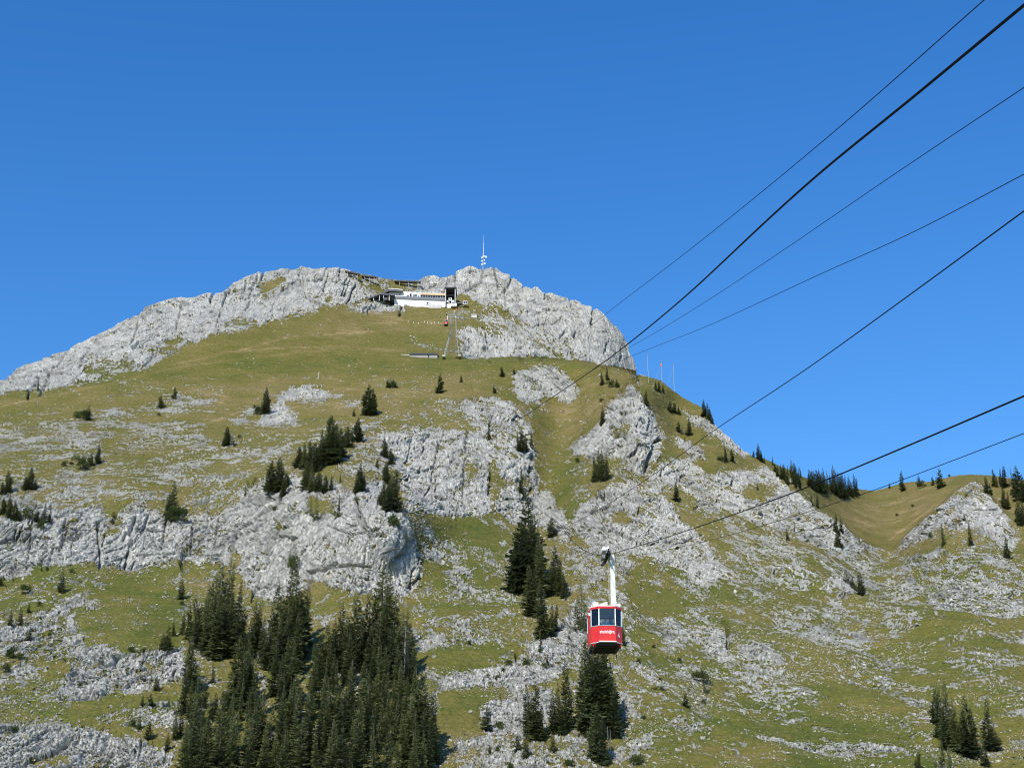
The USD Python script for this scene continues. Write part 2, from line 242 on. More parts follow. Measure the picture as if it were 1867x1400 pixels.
im, dr = canvas(0.5)
for d, poly in DRY: dr.polygon(tox(poly), fill=d)
DRYF = sample(im, 7)
im, dr = canvas(0.0)                                                   # trodden paths
for line in [[(0,742),(120,716),(240,690),(330,668),(430,655),(540,645),(600,640)], [(300,668),(420,640),(540,634),(640,633),(740,640)], [(430,640),(520,616),(600,610),(680,604)], [(560,820),(640,810),(700,806)], [(360,775),(410,762),(440,748)], [(1180,690),(1140,712),(1080,760)], [(840,566),(860,580)], [(1700,925),(1660,955),(1620,985)]]: dr.line(tox(line), fill=1, width=1)
PATH = sample(im, .7); DRYF = np.clip(DRYF + .55 * PATH, 0, 1)
slab_im, dr = canvas(0.0)
for d, poly in [(.5, [(-300,400),(2000,400),(1166,690),(1085,668),(960,590),(845,540),(690,520),(540,574),(400,606),(270,668),(40,724)]), (.4, [(0,930),(440,920),(440,1040),(0,1050)]), (1, [(560,960),(620,930),(690,900),(740,950),(765,1050),(735,1085),(640,1060),(570,1030)]), (.8, [(1050,600),(1110,590),(1150,650),(1160,680),(1090,660)]), (.7, [(1700,930),(1790,920),(1820,960),(1740,960)]), (.6, [(440,1000),(560,1000),(560,1080),(460,1080)])]: dr.polygon(tox(poly), fill=d)
LEAN = [(0,780,14),(200,790,16),(400,750,20),(550,800,30),(650,740,30),(0,850,20),(250,870,30),(0,940,66),(120,970,64),(250,980,66),(400,970,66),(330,1010,66),(470,1000,70),(560,920,74),(560,1030,76),(680,950,78),(700,1040,84),(630,880,72),(200,1150,75),(200,1230,72),(100,1370,66),(820,870,80),(760,800,76),(880,760,95),
 (940,800,105),(990,700,122),(1160,780,70),(1100,810,55),(1190,760,118),(1150,950,118),(1080,920,100),(1350,900,125),(1280,950,122),(1500,950,128),(1450,1000,130),(1780,930,118),(1700,980,60),(1780,1080,155),(1350,1150,128),(1250,1250,122),(1000,1200,100),(900,1230,95),(850,1050,110),(1550,1200,142),(1750,1230,148),(1500,1360,165),(100,680,62),(400,560,66),(600,520,72),(850,530,100),(950,640,112),(1100,600,100)]
lean = RBFInterpolator(np.array(LEAN, float)[:, :2] / 400, np.radians(np.array(LEAN, float)[:, 2]), kernel='linear', smoothing=.01)
gx, gy = np.linspace(-300, 2200, 51), np.linspace(430, 1490, 23)
tab = lean(np.stack(np.meshgrid(gx, gy), -1).reshape(-1, 2) / 400).reshape(23, 51)
TH = ndimage.map_coordinates(tab, [(np.clip(PY, 430, 1490) - 430) / (1060 / 22), (np.clip(PX, -300, 2200) + 300) / 50], order=1)

# ---- relief: slabs and blocks stretched along the strata, joints between them
def grid_normals(P):
    n = np.cross(np.gradient(P, axis=1), np.gradient(P, axis=0)); n /= np.linalg.norm(n, axis=-1, keepdims=True) + 1e-9
    return np.where((n * P).sum(-1, keepdims=True) > 0, -n, n)          # towards the valley
NRM = grid_normals(np.stack([ndimage.gaussian_filter(P0[..., k], (4, 4)) for k in range(3)], -1))
X, Yd, Z = P0[..., 0], P0[..., 1], P0[..., 2]
CLS = np.radians([16.0, 66.0, 77.0, 100.0, 122.0, 147.0])            # beds lie at one of a few angles; the change from one to the next is a fault
TH = CLS[np.argmin(np.abs((TH + (fbm(P0 / 14.0, 3, 5) - .5) * .35)[..., None] - CLS), -1)]
wob = (fbm(P0 / 22.0, 2, 1) - .5) * 10
A = (X + wob) * np.sin(TH) - Z * np.cos(TH)          # across the strata
B = (X + wob) * np.cos(TH) + Z * np.sin(TH)          # along them
rng_t = np.random.default_rng(7)
def cells(n, stretch, dep=0.6, seed=0):
    Q = np.stack([A, B / stretch, Yd * dep], -1).reshape(-1, 3)
    r = np.random.default_rng(900 + seed)
    ids = r.choice(len(Q), n, replace=False)
    seeds = Q[ids] + r.normal(0, .3, (n, 3))
    d, i = cKDTree(seeds).query(Q, k=2, workers=-1)
    h, tilt = r.random(n), r.normal(0, 1, (n, 2))
    rel = Q - seeds[i[:, 0]]
    face = rel[:, 0] * tilt[i[:, 0], 0] + rel[:, 1] * tilt[i[:, 0], 1] * .6
    sh = A.shape
    return h[i[:, 0]].reshape(sh), (d[:, 1] - d[:, 0]).reshape(sh), face.reshape(sh), d[:, 0].reshape(sh)
h1, g1, t1, _ = cells(2600, 2.6, seed=1)
h2, g2, t2, _ = cells(16000, 2.4, seed=2)
h3, g3, t3, d3 = cells(90000, 1.9, .8, seed=3)
big = fbm(P0 / 42.0, 4, 2) - .5
mid = fbm(np.stack([A / 9, B / 26, Yd / 16], -1), 4, 1) - .5
fine = fbm(np.stack([A / 1.6, B / 5.0, Yd / 3], -1), 3, 4) - .5
pat = fbm(np.stack([A / 5, B / 13, Yd / 9], -1), 4, 5) - .5
# rock breaks through where its share beats a patchy threshold
RS = ndimage.gaussian_filter(sstep(.35, .85, R), (5, 5))
SLAB = sample(slab_im, 5)                                  # large unbroken faces
calm = 1 - .65 * SLAB
rift = np.exp(-np.abs(vnoise(np.stack([A / 4.5, B / 42, Yd / 30], -1), 2) - .5) / .022)
rift2 = np.exp(-np.abs(vnoise(np.stack([A / 1.9, B / 16, Yd / 14], -1), 4) - .5) / .035)
crag = RS * calm * (1.5 * (h1 - .5) + np.clip(.16 * t1, -1.2, 1.2) - 1.3 * np.exp(-g1 / .5) + 3.0 * mid) - RS * (1.4 * rift + .8 * rift2 * calm) + 4.5 * big * (.35 + .65 * RS) * (1 - .4 * SLAB)
pre = RS * (.9 * (h2 - .5) + np.clip(.24 * t2, -.8, .8))
UP = grid_normals(P0 + NRM * ((crag + pre) * (1 - .92 * SEAM))[..., None])[..., 2]
UP = UP - ndimage.gaussian_filter(UP, 25)
def even(a):
    """values spread evenly over 0..1"""
    e = np.quantile(a[::7, ::7], np.linspace(0, 1, 201)); return np.interp(a, e, np.linspace(0, 1, 201))
streak = even(fbm(np.stack([A / .9, B / 3.2, Yd / 2], -1), 3, 2)); cont = even(fbm(np.stack([A / 1.7, B / 8, Yd / 6], -1), 3, 0)); speck = even(fbm(P0 / .55, 2, 3))
N = even(.42 * h3 + .34 * speck + .26 * streak + .12 * cont + .40 * even(pat) + .15 * h2 + .5 * UP)
soft = .05 + .03 * sstep(.15, .4, R) * sstep(.9, .6, R)
MASK = sstep(-soft, soft, R - N) * (1 - SEAM)
block = MASK * (.9 * (h2 - .5) + np.clip(.26 * t2, -.8, .8) - 1.0 * np.exp(-g2 / .20)) * (.55 + .35 * RS) * (1 - .6 * SLAB)
chip = MASK * (.55 * (h3 - .5) + np.clip(.30 * t3, -.35, .35) - .45 * np.exp(-g3 / .11) + .55 * fine + .35 * (speck - .5)) * (1 - .5 * SLAB)
lift = MASK * (.35 + .45 * RS)
turf = (1 - MASK) * ((vnoise(np.stack([X / 5, Z / 1.6, Yd / 5], -1), 3) - .5) * .6 + (fbm(P0 / 1.2, 2, 2) - .5) * .5)
ribs = (fbm(np.stack([(X * .77 + Z * .64) / 26, (Z * .77 - X * .64) / 95, Yd / 60], -1), 3, 1) - .5) * 15 * sstep(1080, 1220, PX) * sstep(960, 1060, PY) * (COLS < 1960)     # ribs and hollows of the wide right slope
H = (crag + block + chip * (1 - .3 * RS) + lift + turf + ribs) * (1 - .92 * SEAM)
# named big breaks: dark clefts under overhangs and ribs
def groove(pts, width, depth):
    global H
    p = np.array(pts, float)
    for a, b in zip(p[:-1], p[1:]):
        d = b - a; L2 = (d ** 2).sum()
        lo, hi = np.searchsorted(COLS, [min(a[0], b[0]) - 25, max(a[0], b[0]) + 25])
        if hi <= lo: continue
        x, y = PX[:, lo:hi], PY[:, lo:hi]
        t = np.clip(((x - a[0]) * d[0] + (y - a[1]) * d[1]) / L2, 0, 1)
        r = np.hypot(x - a[0] - t * d[0], y - a[1] - t * d[1])
        H[:, lo:hi] -= .75 * depth * np.exp(-(r / width) ** 2) * (.6 + .8 * h3[:, lo:hi])
for g in [([(177,955),(179,985),(184,1005),(182,1035)],2.2,4),([(210,938),(206,950)],3,4),([(246,945),(236,975)],3,5),([(234,1008),(229,1036)],2.6,4),([(271,940),(258,975)],2.5,3),([(427,975),(426,1000)],3,4),
          ([(562,1075),(565,1045),(590,1038),(615,1028)],2.6,6),([(765,1050),(750,1072)],3,4),([(742,985),(730,1010),(712,1030)],2.6,5),([(650,930),(662,960),(680,985)],2,3),([(600,960),(640,975),(690,965)],2,2),
          ([(1203,800),(1190,825),(1175,855)],4,8),([(1175,800),(1180,812)],3,5),([(1187,790),(1192,800)],3,4),([(970,830),(968,860)],3,5),([(897,860),(894,900)],3,4),([(898,760),(892,780)],2.5,3),
          ([(1048,610),(1052,625)],3,7),([(1030,605),(1022,615)],2,4),([(1415,1040),(1430,1062)],2.5,4),([(1310,1120),(1325,1140),(1328,1180)],3,4),
          ([(30,1398),(60,1385),(90,1372),(130,1345)],3,5),([(110,1268),(150,1270),(190,1262)],2.5,4),([(303,1283),(320,1280)],4,6),([(184,1205),(183,1215)],3,4),
          ([(330,500),(420,520)],1,0),([(545,500),(560,540),(575,560)],2,3),([(470,505),(455,540)],2,3),([(600,500),(590,530),(600,555)],2.4,3),([(640,505),(630,540)],2,3),([(330,560),(322,600)],2,3),([(260,575),(275,600)],2,3),
          ([(880,492),(878,515),(850,530)],2.2,4),([(935,505),(920,530),(905,545)],2,3),([(955,522),(965,560)],2,3),([(1005,535),(1015,575)],2,3),([(820,510),(810,530)],2,3)]:
    groove(*g)
# fractures along the beds and ledges across them, wherever the rock is bare
rk = np.random.default_rng(404)
bare = np.argwhere((R > .80) & (PX > -60) & (PX < 1930) & (PY < 1440))
for k in range(260):
    r_, c_ = bare[rk.integers(len(bare))]; x, y, th = PX[r_, c_], PY[r_, c_], TH[r_, c_]
    if k % 3 == 2: th = math.radians(8) + rk.normal(0, .18); L, wd_, dp = rk.uniform(18, 60), rk.uniform(1.2, 2.0), rk.uniform(.8, 2.0)
    else: th = th + rk.normal(0, .14); L, wd_, dp = rk.uniform(12, 48), rk.uniform(1.1, 2.0), rk.uniform(1.2, 3.4)
    n_ = 4; f_ = np.linspace(-.5, .5, n_); px_ = x + L * f_ * math.cos(th) + rk.normal(0, L * .05, n_); py_ = y - L * f_ * math.sin(th) + rk.normal(0, L * .05, n_)
    groove(list(zip(px_, py_)), wd_, dp * (DD[r_, c_] / 600))
for g in [([(648,898),(655,930),(668,958),(702,980)],1.8,3.2),([(747,985),(741,1008),(722,1022),(711,1036)],2.2,5),([(690,872),(694,902),(688,925)],1.6,2.5),([(612,936),(600,972),(577,1005)],1.8,2.6),([(590,1042),(640,1030),(676,1034)],1.8,3.2),([(722,940),(728,975),(720,1000)],1.6,2.5),
          ([(470,900),(462,950),(470,1000)],1.8,2.8),([(520,905),(508,950)],1.6,2.4),([(120,945),(112,1000)],1.8,3),([(60,945),(52,1010)],1.8,3),([(305,945),(294,1000)],1.8,2.6),([(352,955),(345,1010)],1.8,2.6),([(398,945),(390,1000)],1.8,2.6),([(250,1015),(330,1008),(400,1012)],1.6,2.4),([(0,990),(70,980),(150,985)],1.6,2.2),
          ([(800,800),(792,850),(796,900)],1.8,2.6),([(850,790),(845,860),(850,930)],1.8,2.6),([(750,800),(742,860)],1.8,2.6),([(1120,800),(1160,790),(1190,795)],1.8,2.4),([(1085,830),(1120,790),(1150,740)],1.6,2.2),([(1240,870),(1290,905),(1330,935)],1.8,2.6),([(1330,880),(1390,910),(1440,950)],1.8,2.6),([(1720,950),(1750,915),(1775,890)],1.8,2.2)]: groove(*g)
HZ = NRM * [1, 1, 0]; HZ = HZ / (np.linalg.norm(HZ, axis=-1, keepdims=True) + 1e-6)
hw = (.80 * np.maximum(RS, .6 * MASK))[..., None]        # cliffs break away outwards rather than upwards
DIR = NRM * (1 - hw) + HZ * hw; DIR = DIR / np.linalg.norm(DIR, axis=-1, keepdims=True)
P1 = P0 + DIR * H[..., None]
# ---- one sheet: back of the ridge, the face, the foot that runs down to the valley floor
ZG = -30.0
top = P1[0]; back = []
for dy, dz in ((900, -700), (420, -260), (170, -80), (60, -16), (18, -2.5)):
    b = top.copy(); b[:, 1] += dy; b[:, 0] *= (b[:, 1] / top[:, 1]); b[:, 2] = np.maximum(b[:, 2] + dz, ZG - 20); back.append(b)
foot = []
low = P1[-1]
for k, f in enumerate((.12, .3, .5, .7, .88, 1.0, 1.15)):
    b = low.copy(); s = (low[:, 1] - 150 * f) / low[:, 1]; b[:, :2] *= s[:, None]
    b[:, 2] = low[:, 2] + (ZG - low[:, 2]) * min(f, 1) - (3 if f > 1 else 0); foot.append(b)
ALL = np.concatenate([np.stack(back), P1, np.stack(foot)], 0)
nb, nf = len(back), len(foot)
def padrows(a, fb, ff): return np.concatenate([np.full((nb, NC), fb), a, np.broadcast_to(ff, (nf, NC))], 0)
nr = ALL.shape[0]
i, j = np.meshgrid(np.arange(nr - 1), np.arange(NC - 1), indexing='ij')
a = i * NC + j
quads = np.stack([a, a + NC, a + NC + 1, a + 1], -1).reshape(-1, 4)
def terrain_mesh(path, mat):
    m = UsdGeom.Mesh.Define(stage, path)
    m.CreatePointsAttr(Vt.Vec3fArray.FromNumpy(ALL.reshape(-1, 3).astype(np.float32)))
    m.CreateFaceVertexCountsAttr(Vt.IntArray.FromNumpy(np.full(len(quads), 4, np.int32)))
    m.CreateFaceVertexIndicesAttr(Vt.IntArray.FromNumpy(quads.astype(np.int32).ravel()))
    m.CreateSubdivisionSchemeAttr('none')
    pv = UsdGeom.PrimvarsAPI(m)
    tone = h3 * .5 + h2 * .3 + h1 * .2
    for nme, arr in (('rock', padrows(MASK, .4, MASK[-1])), ('dry', padrows(DRYF, .5, DRYF[-1])), ('tone', padrows(tone, .5, .5)), ('share', padrows(RS, .4, RS[-1]))):
        pv.CreatePrimvar(nme, Sdf.ValueTypeNames.FloatArray, 'vertex').Set(Vt.FloatArray.FromNumpy(np.ascontiguousarray(arr, np.float32).ravel()))
    UsdShade.MaterialBindingAPI.Apply(m.GetPrim()).Bind(mat)
    return m.GetPrim()
ROCK_LO, ROCK_HI = (.32, .309, .270), (.58, .563, .492)
terr_mat = usdkit.material(stage, '/World/Looks/alpine_slope', {
    'geo': ('geometry', {}), 'rock': ('attribute', {'attribute': 'rock'}), 'dry': ('attribute', {'attribute': 'dry'}), 'tone': ('attribute', {'attribute': 'tone'}),
    'n1': ('noise_texture', {'scale': .9, 'detail': 5.0, 'roughness': .65}), 'n2': ('noise_texture', {'scale': .045, 'detail': 5.0, 'roughness': .6}),
    'n3': ('noise_texture', {'scale': .22, 'detail': 4.0, 'roughness': .7}), 'n4': ('noise_texture', {'scale': .10, 'detail': 3.0}), 'sv': ('vector_math', {'math_type': 'multiply', 'vector2': (.30, .12, .035)}), 'n5': ('noise_texture', {'scale': 1.0, 'detail': 4.0, 'roughness': .6}), 'wr': ('rgb_ramp', {'ramp': [(.30, (.62, .64, .66)), (.44, (1, 1, 1)), (.66, (1, 1, 1)), (.78, (1.08, .98, .80))]}), 'wm': ('mix', {'mix_type': 'multiply', 'fac': .75}),
    # grass
    'd1': ('math', {'math_type': 'multiply_add', 'value2': 1.15, 'value3': -.575}), 'd2': ('math', {'math_type': 'add'}), 'd3': ('math', {'math_type': 'multiply_add', 'value2': .5, 'value3': -.25}), 'tv': ('vector_math', {'math_type': 'multiply', 'vector2': (.10, .06, .80)}), 'n6': ('noise_texture', {'scale': 1.0, 'detail': 3.0}), 'd5': ('math', {'math_type': 'multiply_add', 'value2': .7, 'value3': -.35}), 'd6': ('math', {'math_type': 'add'}), 'd4': ('math', {'math_type': 'add', 'use_clamp': True}),
    'gr': ('rgb_ramp', {'ramp': [(0.0, (.070, .088, .015)), (.3, (.108, .108, .022)), (.55, (.142, .122, .032)), (.8, (.182, .143, .052)), (1.0, (.28, .212, .100))]}),
    'gv': ('rgb_ramp', {'ramp': [(.28, (.55, .60, .55)), (.72, (1.32, 1.28, 1.25))]}), 'gm': ('mix', {'mix_type': 'multiply', 'fac': 1.0}),
    # limestone
    'rt': ('math', {'math_type': 'multiply_add', 'value2': .55, 'value3': .0}), 'rt2': ('math', {'math_type': 'multiply_add', 'value2': .75}), 'rr': ('rgb_ramp', {'ramp': [(.2, ROCK_LO), (.55, (.46, .446, .392)), (.85, ROCK_HI)]}),
    'st': ('rgb_ramp', {'ramp': [(.32, (.55, .56, .55)), (.46, (1, 1, 1)), (.62, (1, 1, 1)), (.74, (1.05, 1.0, .9))]}), 'rm': ('mix', {'mix_type': 'multiply', 'fac': .8}),
    # edge between them
    'e1': ('math', {'math_type': 'multiply_add', 'value2': .7, 'value3': -.35}), 'e2': ('math', {'math_type': 'add'}), 'e3': ('map_range', {'range_type': 'smoothstep', 'from_min': .38, 'from_max': .62, 'clamp': True}),
    'sh': ('attribute', {'attribute': 'share'}), 'sr': ('rgb_ramp', {'ramp': [(0.0, (.84, .85, .83)), (.8, (1, 1, 1))]}), 'sm': ('mix', {'mix_type': 'multiply', 'fac': 1.0}), 'mx': ('mix', {}), 'vo': ('voronoi_texture', {'feature': 'distance_to_edge', 'scale': 1.0}), 'vs': ('vector_math', {'math_type': 'multiply', 'vector2': (.8, .5, .34)}), 'vd': ('vector_math', {'math_type': 'multiply_add', 'vector2': (1.6, 1.6, 1.6)}), 'vr': ('rgb_ramp', {'ramp': [(0.0, (0, 0, 0)), (.10, (.75, .75, .75)), (.3, (1, 1, 1))]}), 'vm': ('math', {'math_type': 'multiply'}), 'va': ('math', {'math_type': 'add'}),
    'bp': ('bump', {'strength': .9, 'distance': .55}), 'p': ('principled_bsdf', {'roughness': .9, 'specular_ior_level': .15})},
    [('geo.position', n + '.vector') for n in ('n1', 'n2', 'n3', 'n4')] + [
     ('n2.fac', 'd1.value1'), ('dry.fac', 'd2.value1'), ('d1.value', 'd2.value2'), ('n3.fac', 'd3.value1'), ('geo.position', 'tv.vector1'), ('tv.vector', 'n6.vector'), ('n6.fac', 'd5.value1'), ('d5.value', 'd6.value1'), ('d2.value', 'd6.value2'), ('d6.value', 'd4.value1'), ('d3.value', 'd4.value2'), ('d4.value', 'gr.fac'),
     ('n1.fac', 'gv.fac'), ('gr.color', 'gm.color1'), ('gv.color', 'gm.color2'),
     ('n3.fac', 'rt.value1'), ('tone.fac', 'rt2.value1'), ('rt.value', 'rt2.value3'), ('rt2.value', 'rr.fac'), ('n4.fac', 'st.fac'), ('geo.position', 'sv.vector1'), ('sv.vector', 'n5.vector'), ('n5.fac', 'wr.fac'), ('rr.color', 'wm.color1'), ('wr.color', 'wm.color2'), ('wm.color', 'rm.color1'), ('st.color', 'rm.color2'),
     ('n1.fac', 'e1.value1'), ('e1.value', 'e2.value1'), ('rock.fac', 'e2.value2'), ('e2.value', 'e3.value'), ('e3.result', 'mx.fac'), ('gm.color', 'mx.color1'), ('sh.fac', 'sr.fac'), ('rm.color', 'sm.color1'), ('sr.color', 'sm.color2'), ('sm.color', 'mx.color2'),
     ('mx.color', 'p.base_color'), ('n1.color', 'vd.vector1'), ('vs.vector', 'vd.vector3'), ('geo.position', 'vs.vector1'), ('vd.vector', 'vo.vector'), ('vo.distance', 'vr.fac'), ('vr.color', 'vm.value1'), ('e3.result', 'vm.value2'), ('vm.value', 'va.value1'), ('n1.fac', 'va.value2'), ('va.value', 'bp.height'), ('bp.normal', 'p.normal')], surface='p.BSDF')
tag(terrain_mesh('/World/mountain_slope', terr_mat), kind='structure')
gnd_mat = usdkit.material(stage, '/World/Looks/valley_meadow', {'geo': ('geometry', {}), 'n': ('noise_texture', {'scale': .02, 'detail': 6.0}),
    'r': ('rgb_ramp', {'ramp': [(.3, (.08, .11, .025)), (.7, (.15, .14, .04))]}), 'p': ('principled_bsdf', {'roughness': .9})},
    [('geo.position', 'n.vector'), ('n.fac', 'r.fac'), ('r.color', 'p.base_color')], surface='p.BSDF')
gx = np.linspace(-9000, 9000, 41); G = np.stack(np.meshgrid(gx, gx), -1).reshape(-1, 2)
gq = (np.arange(40)[:, None] * 41 + np.arange(40)).ravel()
tag(obj('valley_ground', (np.c_[G, np.full(len(G), ZG - 1.0)], np.stack([gq, gq + 1, gq + 42, gq + 41], -1)), gnd_mat), kind='structure')

def ground_at(px, py, sink=0.0):
    """point of the finished slope seen at a photo pixel"""
    c = np.interp(px, COLS, np.arange(NC)); s = np.interp(px, COLS, sky_y)
    v = np.clip((py - s) / (1480 - s), 0, 1) * (NV - 1)
    p = np.array([ndimage.map_coordinates(P1[..., k], [[v], [c]], order=1, mode='nearest')[0] for k in range(3)])
    p[2] -= sink
    return p

# ------------------------------------------------------------------ loose stones on the turf (uncountable)
stone_mat = usdkit.material(stage, '/World/Looks/loose_limestone', {'geo': ('geometry', {}), 'n': ('noise_texture', {'scale': .6, 'detail': 4.0}),
    'r': ('rgb_ramp', {'ramp': [(.3, np.array(ROCK_LO) * .82), (.7, np.array(ROCK_HI) * .82)]}), 'p': ('principled_bsdf', {'roughness': .9, 'specular_ior_level': .15})},
    [('geo.position', 'n.vector'), ('n.fac', 'r.fac'), ('r.color', 'p.base_color')], surface='p.BSDF')
rs = np.random.default_rng(31)
dens = (.10 + 1.5 * ndimage.gaussian_filter(R, 3) * (1 - .55 * R)) * (1 - MASK * .6) * (1 - SEAM)
dens = dens * (PY > sky_y + 3) * (COLS > -60) * (COLS < 1930) * (.15 + 1.7 * sstep(.45, .85, even(fbm(P0 / 14, 3, 1)))) * np.where(PY > edge_y, 1.0, np.where(PX < 1167, .35, .02))
gravel_im, dr = canvas(0.0)
GRAVEL = [[(872,1290),(900,1272),(955,1265),(1010,1250),(1005,1320),(960,1335),(905,1340)], [(636,567),(655,556),(680,550),(720,547),(746,551),(764,557),(738,562),(712,566),(690,570),(660,572)]]
for g in GRAVEL: dr.polygon(tox(g), fill=1)
dens = dens + 3.0 * sample(gravel_im, 1)
w = dens.ravel(); cs = np.cumsum(w); NS = 60000
ids = np.searchsorted(cs, rs.random(NS) * cs[-1])
PS = P1.reshape(-1, 3)[ids] + rs.normal(0, .12, (NS, 3))
size = .135 * np.exp(rs.normal(0, .5, NS)) * (DD.ravel()[ids] / 520) ** .9
size = np.where(sample(gravel_im, 1).ravel()[ids] > .5, size * .75, size)
inst = UsdGeom.PointInstancer.Define(stage, '/World/loose_stones')
tag(inst.GetPrim(), 'pale limestone stones strewn over the alpine turf', 'stones', kind='stuff')
protos = []
for k in range(4):
    m = trimesh.creation.icosphere(1 if k == 0 else 0, 1.0); m.vertices = m.vertices * [1.25, 1.0, .72] * rs.uniform(.72, 1.2, (len(m.vertices), 1))
    p = f'/World/loose_stones/stone' + (f'_{k:03d}' if k else ''); usdkit.mesh(stage, p, m, stone_mat); protos.append(p)
inst.CreatePrototypesRel().SetTargets(protos)
inst.CreateProtoIndicesAttr(Vt.IntArray.FromNumpy(rs.integers(0, 4, NS).astype(np.int32)))
inst.CreatePositionsAttr(Vt.Vec3fArray.FromNumpy(PS.astype(np.float32)))
inst.CreateScalesAttr(Vt.Vec3fArray.FromNumpy((size[:, None] * rs.uniform(.75, 1.3, (NS, 3))).astype(np.float32)))
qa = rs.normal(0, 1, (NS, 4)) * [1, .25, .25, 1]; qa /= np.linalg.norm(qa, axis=1, keepdims=True)
inst.CreateOrientationsAttr(Vt.QuathArray([Gf.Quath(*map(float, q_)) for q_ in qa]))

# ------------------------------------------------------------------ trees
def foliage(name, lo, hi):
    return usdkit.material(stage, f'/World/Looks/{name}', {
        'oi': ('object_info', {}), 'tc': ('texture_coordinate', {}), 'n': ('noise_texture', {'scale': 14.0, 'detail': 3.0}), 'n2': ('noise_texture', {'scale': 90.0, 'detail': 1.0}),
        'a': ('math', {'math_type': 'multiply_add', 'value2': .5, 'value3': .25}), 'b': ('math', {'math_type': 'multiply_add', 'value2': .6, 'value3': -.3}), 'c': ('math', {'math_type': 'add'}), 'd': ('math', {'math_type': 'multiply_add', 'value2': .7, 'value3': -.35}), 'e': ('math', {'math_type': 'add', 'use_clamp': True}),
        'r': ('rgb_ramp', {'ramp': [(0, lo), (1, hi)]}), 'df': ('diffuse_bsdf', {}), 'tr': ('translucent_bsdf', {}), 'm': ('mix_closure', {'fac': .30})},
        [('tc.object', 'n.vector'), ('tc.object', 'n2.vector'), ('n.fac', 'a.value1'), ('oi.random', 'b.value1'), ('a.value', 'c.value1'), ('b.value', 'c.value2'), ('n2.fac', 'd.value1'), ('c.value', 'e.value1'), ('d.value', 'e.value2'), ('e.value', 'r.fac'),
         ('r.color', 'df.color'), ('r.color', 'tr.color'), ('df.BSDF', 'm.closure1'), ('tr.BSDF', 'm.closure2')], surface='m.closure')
needles = foliage('spruce_needles', (.070, .092, .038), (.225, .245, .092))
needles_dark = foliage('dark_spruce_needles', (.056, .076, .038), (.155, .175, .072))
grey_twigs = foliage('dead_grey_twigs', (.10, .095, .085), (.20, .19, .17))
pine_leaf = foliage('dwarf_pine_needles', (.045, .065, .022), (.12, .145, .045))
bark = plain('spruce_bark', (.12, .10, .085), .95, scale=9)
bark_grey = plain('weathered_dead_wood', (.34, .32, .29), .95, scale=9)

def conifer(seed, rmax, levels, per, power=.85, droop=.35, gap=0.0, base=.04, wide=1.0, twist=0.0):
    """needle sprays of a spruce one metre tall; returns crown triangles"""
    r = np.random.default_rng(seed); V = []
    zs = base + (1 - base) * (np.linspace(0, 1, levels) ** 1.08)
    lobes = r.normal(0, 1, (3, 2))
    for z0 in zs:
        t = (z0 - base) / (1 - base)
        for _ in range(max(4, int(per * (1 - .55 * t)))):
            if r.random() < gap: continue
            az = r.random() * 2 * np.pi
            side = 1 + .16 * math.sin(az + lobes[0, 0] * 3 + t * 9) + .13 * math.sin(2 * az + lobes[1, 0] * 5 - t * 14)
            L = rmax * ((1 - t) ** power * (.9 if t > .08 else .72) + .012) * r.uniform(.55, 1.18) * side
            z = z0 + r.normal(0, .006); o = np.array([math.cos(az), math.sin(az), 0]); pz = np.array([-o[1], o[0], 0])
            dr_ = droop * (1.2 - t) * r.uniform(.6, 1.3) - .25 * t
            P = lambda s: o * L * s + np.array([0, 0, z - dr_ * L * s ** 1.4 + .18 * L * s ** 3])
            for s in (.30, .5, .68, .84):
                for sd in (-1, 1):
                    if r.random() < .12: continue
                    wd = wide * (.42 * L * (1.12 - s) + .006) * r.uniform(.7, 1.35)
                    a_, b_ = P(s - .13), P(s + .16)
                    c_ = P(s + .12) + pz * sd * wd + np.array([0, 0, -.35 * wd - .004 + r.normal(0, .004)])
                    V += [a_, b_, c_]
            c_ = P(1.0 + r.uniform(0, .08)); V += [P(.72) + pz * L * .10, P(.72) - pz * L * .10, c_]
    V = np.array(V); V[:, 0] += twist * np.sin(V[:, 2] * 5) * .02
    return (V, np.arange(len(V)).reshape(-1, 3))
def trunk_mesh(r0=.013, top=.97): return rod([0, 0, -.06], [0, 0, top], r0, .002, 6)
def bush(seed, n=500):
    r = np.random.default_rng(seed); V = []
    hubs = r.normal(0, 1, (7, 3)) * [.20, .20, .16] + [0, 0, .46]
    for _ in range(n):
        h = hubs[r.integers(7)]; d = r.normal(0, 1, 3); d /= np.linalg.norm(d); d[2] = abs(d[2]) * 1.1 - .25
        p = h + d * r.uniform(.10, .34) * [1, 1, 1.2]; p[2] = max(p[2], .02)
        e = np.cross(d, r.normal(0, 1, 3)); e /= np.linalg.norm(e) + 1e-9; s = r.uniform(.05, .12)
        V += [p - e * s * .5, p + e * s * .5, p + d * s * 1.5 + [0, 0, .04]]
    return (np.array(V), np.arange(len(V)).reshape(-1, 3))
def snag(seed):
    r = np.random.default_rng(seed); ms = []
    for _ in range(46):
        z = r.uniform(.2, .97); az = r.random() * 6.28; L = .13 * (1.05 - z) * r.uniform(.4, 1.3) + .012
        ms.append(rod([0, 0, z], [math.cos(az) * L, math.sin(az) * L, z - L * r.uniform(-.1, .5)], .0028, .001, 3))
    return cat(*ms)
TEMPLATES = {}
def template(key, parts):
    p = stage.DefinePrim(f'/World/Templates/{key}', 'Xform')
    for nm, mesh, mat in parts: usdkit.mesh(stage, f'/World/Templates/{key}/{nm}', mesh, mat)
    TEMPLATES.setdefault(key.rstrip('_0123456789'), []).append(p.GetPath())
stage.CreateClassPrim('/World/Templates')
for k in range(4): template(f'spruce_{k}', [('trunk', trunk_mesh(), bark), ('crown', conifer(100 + k, .150 + .014 * k, 48, 12, .68 + .07 * (k % 2), twist=k - 1.5), needles)])
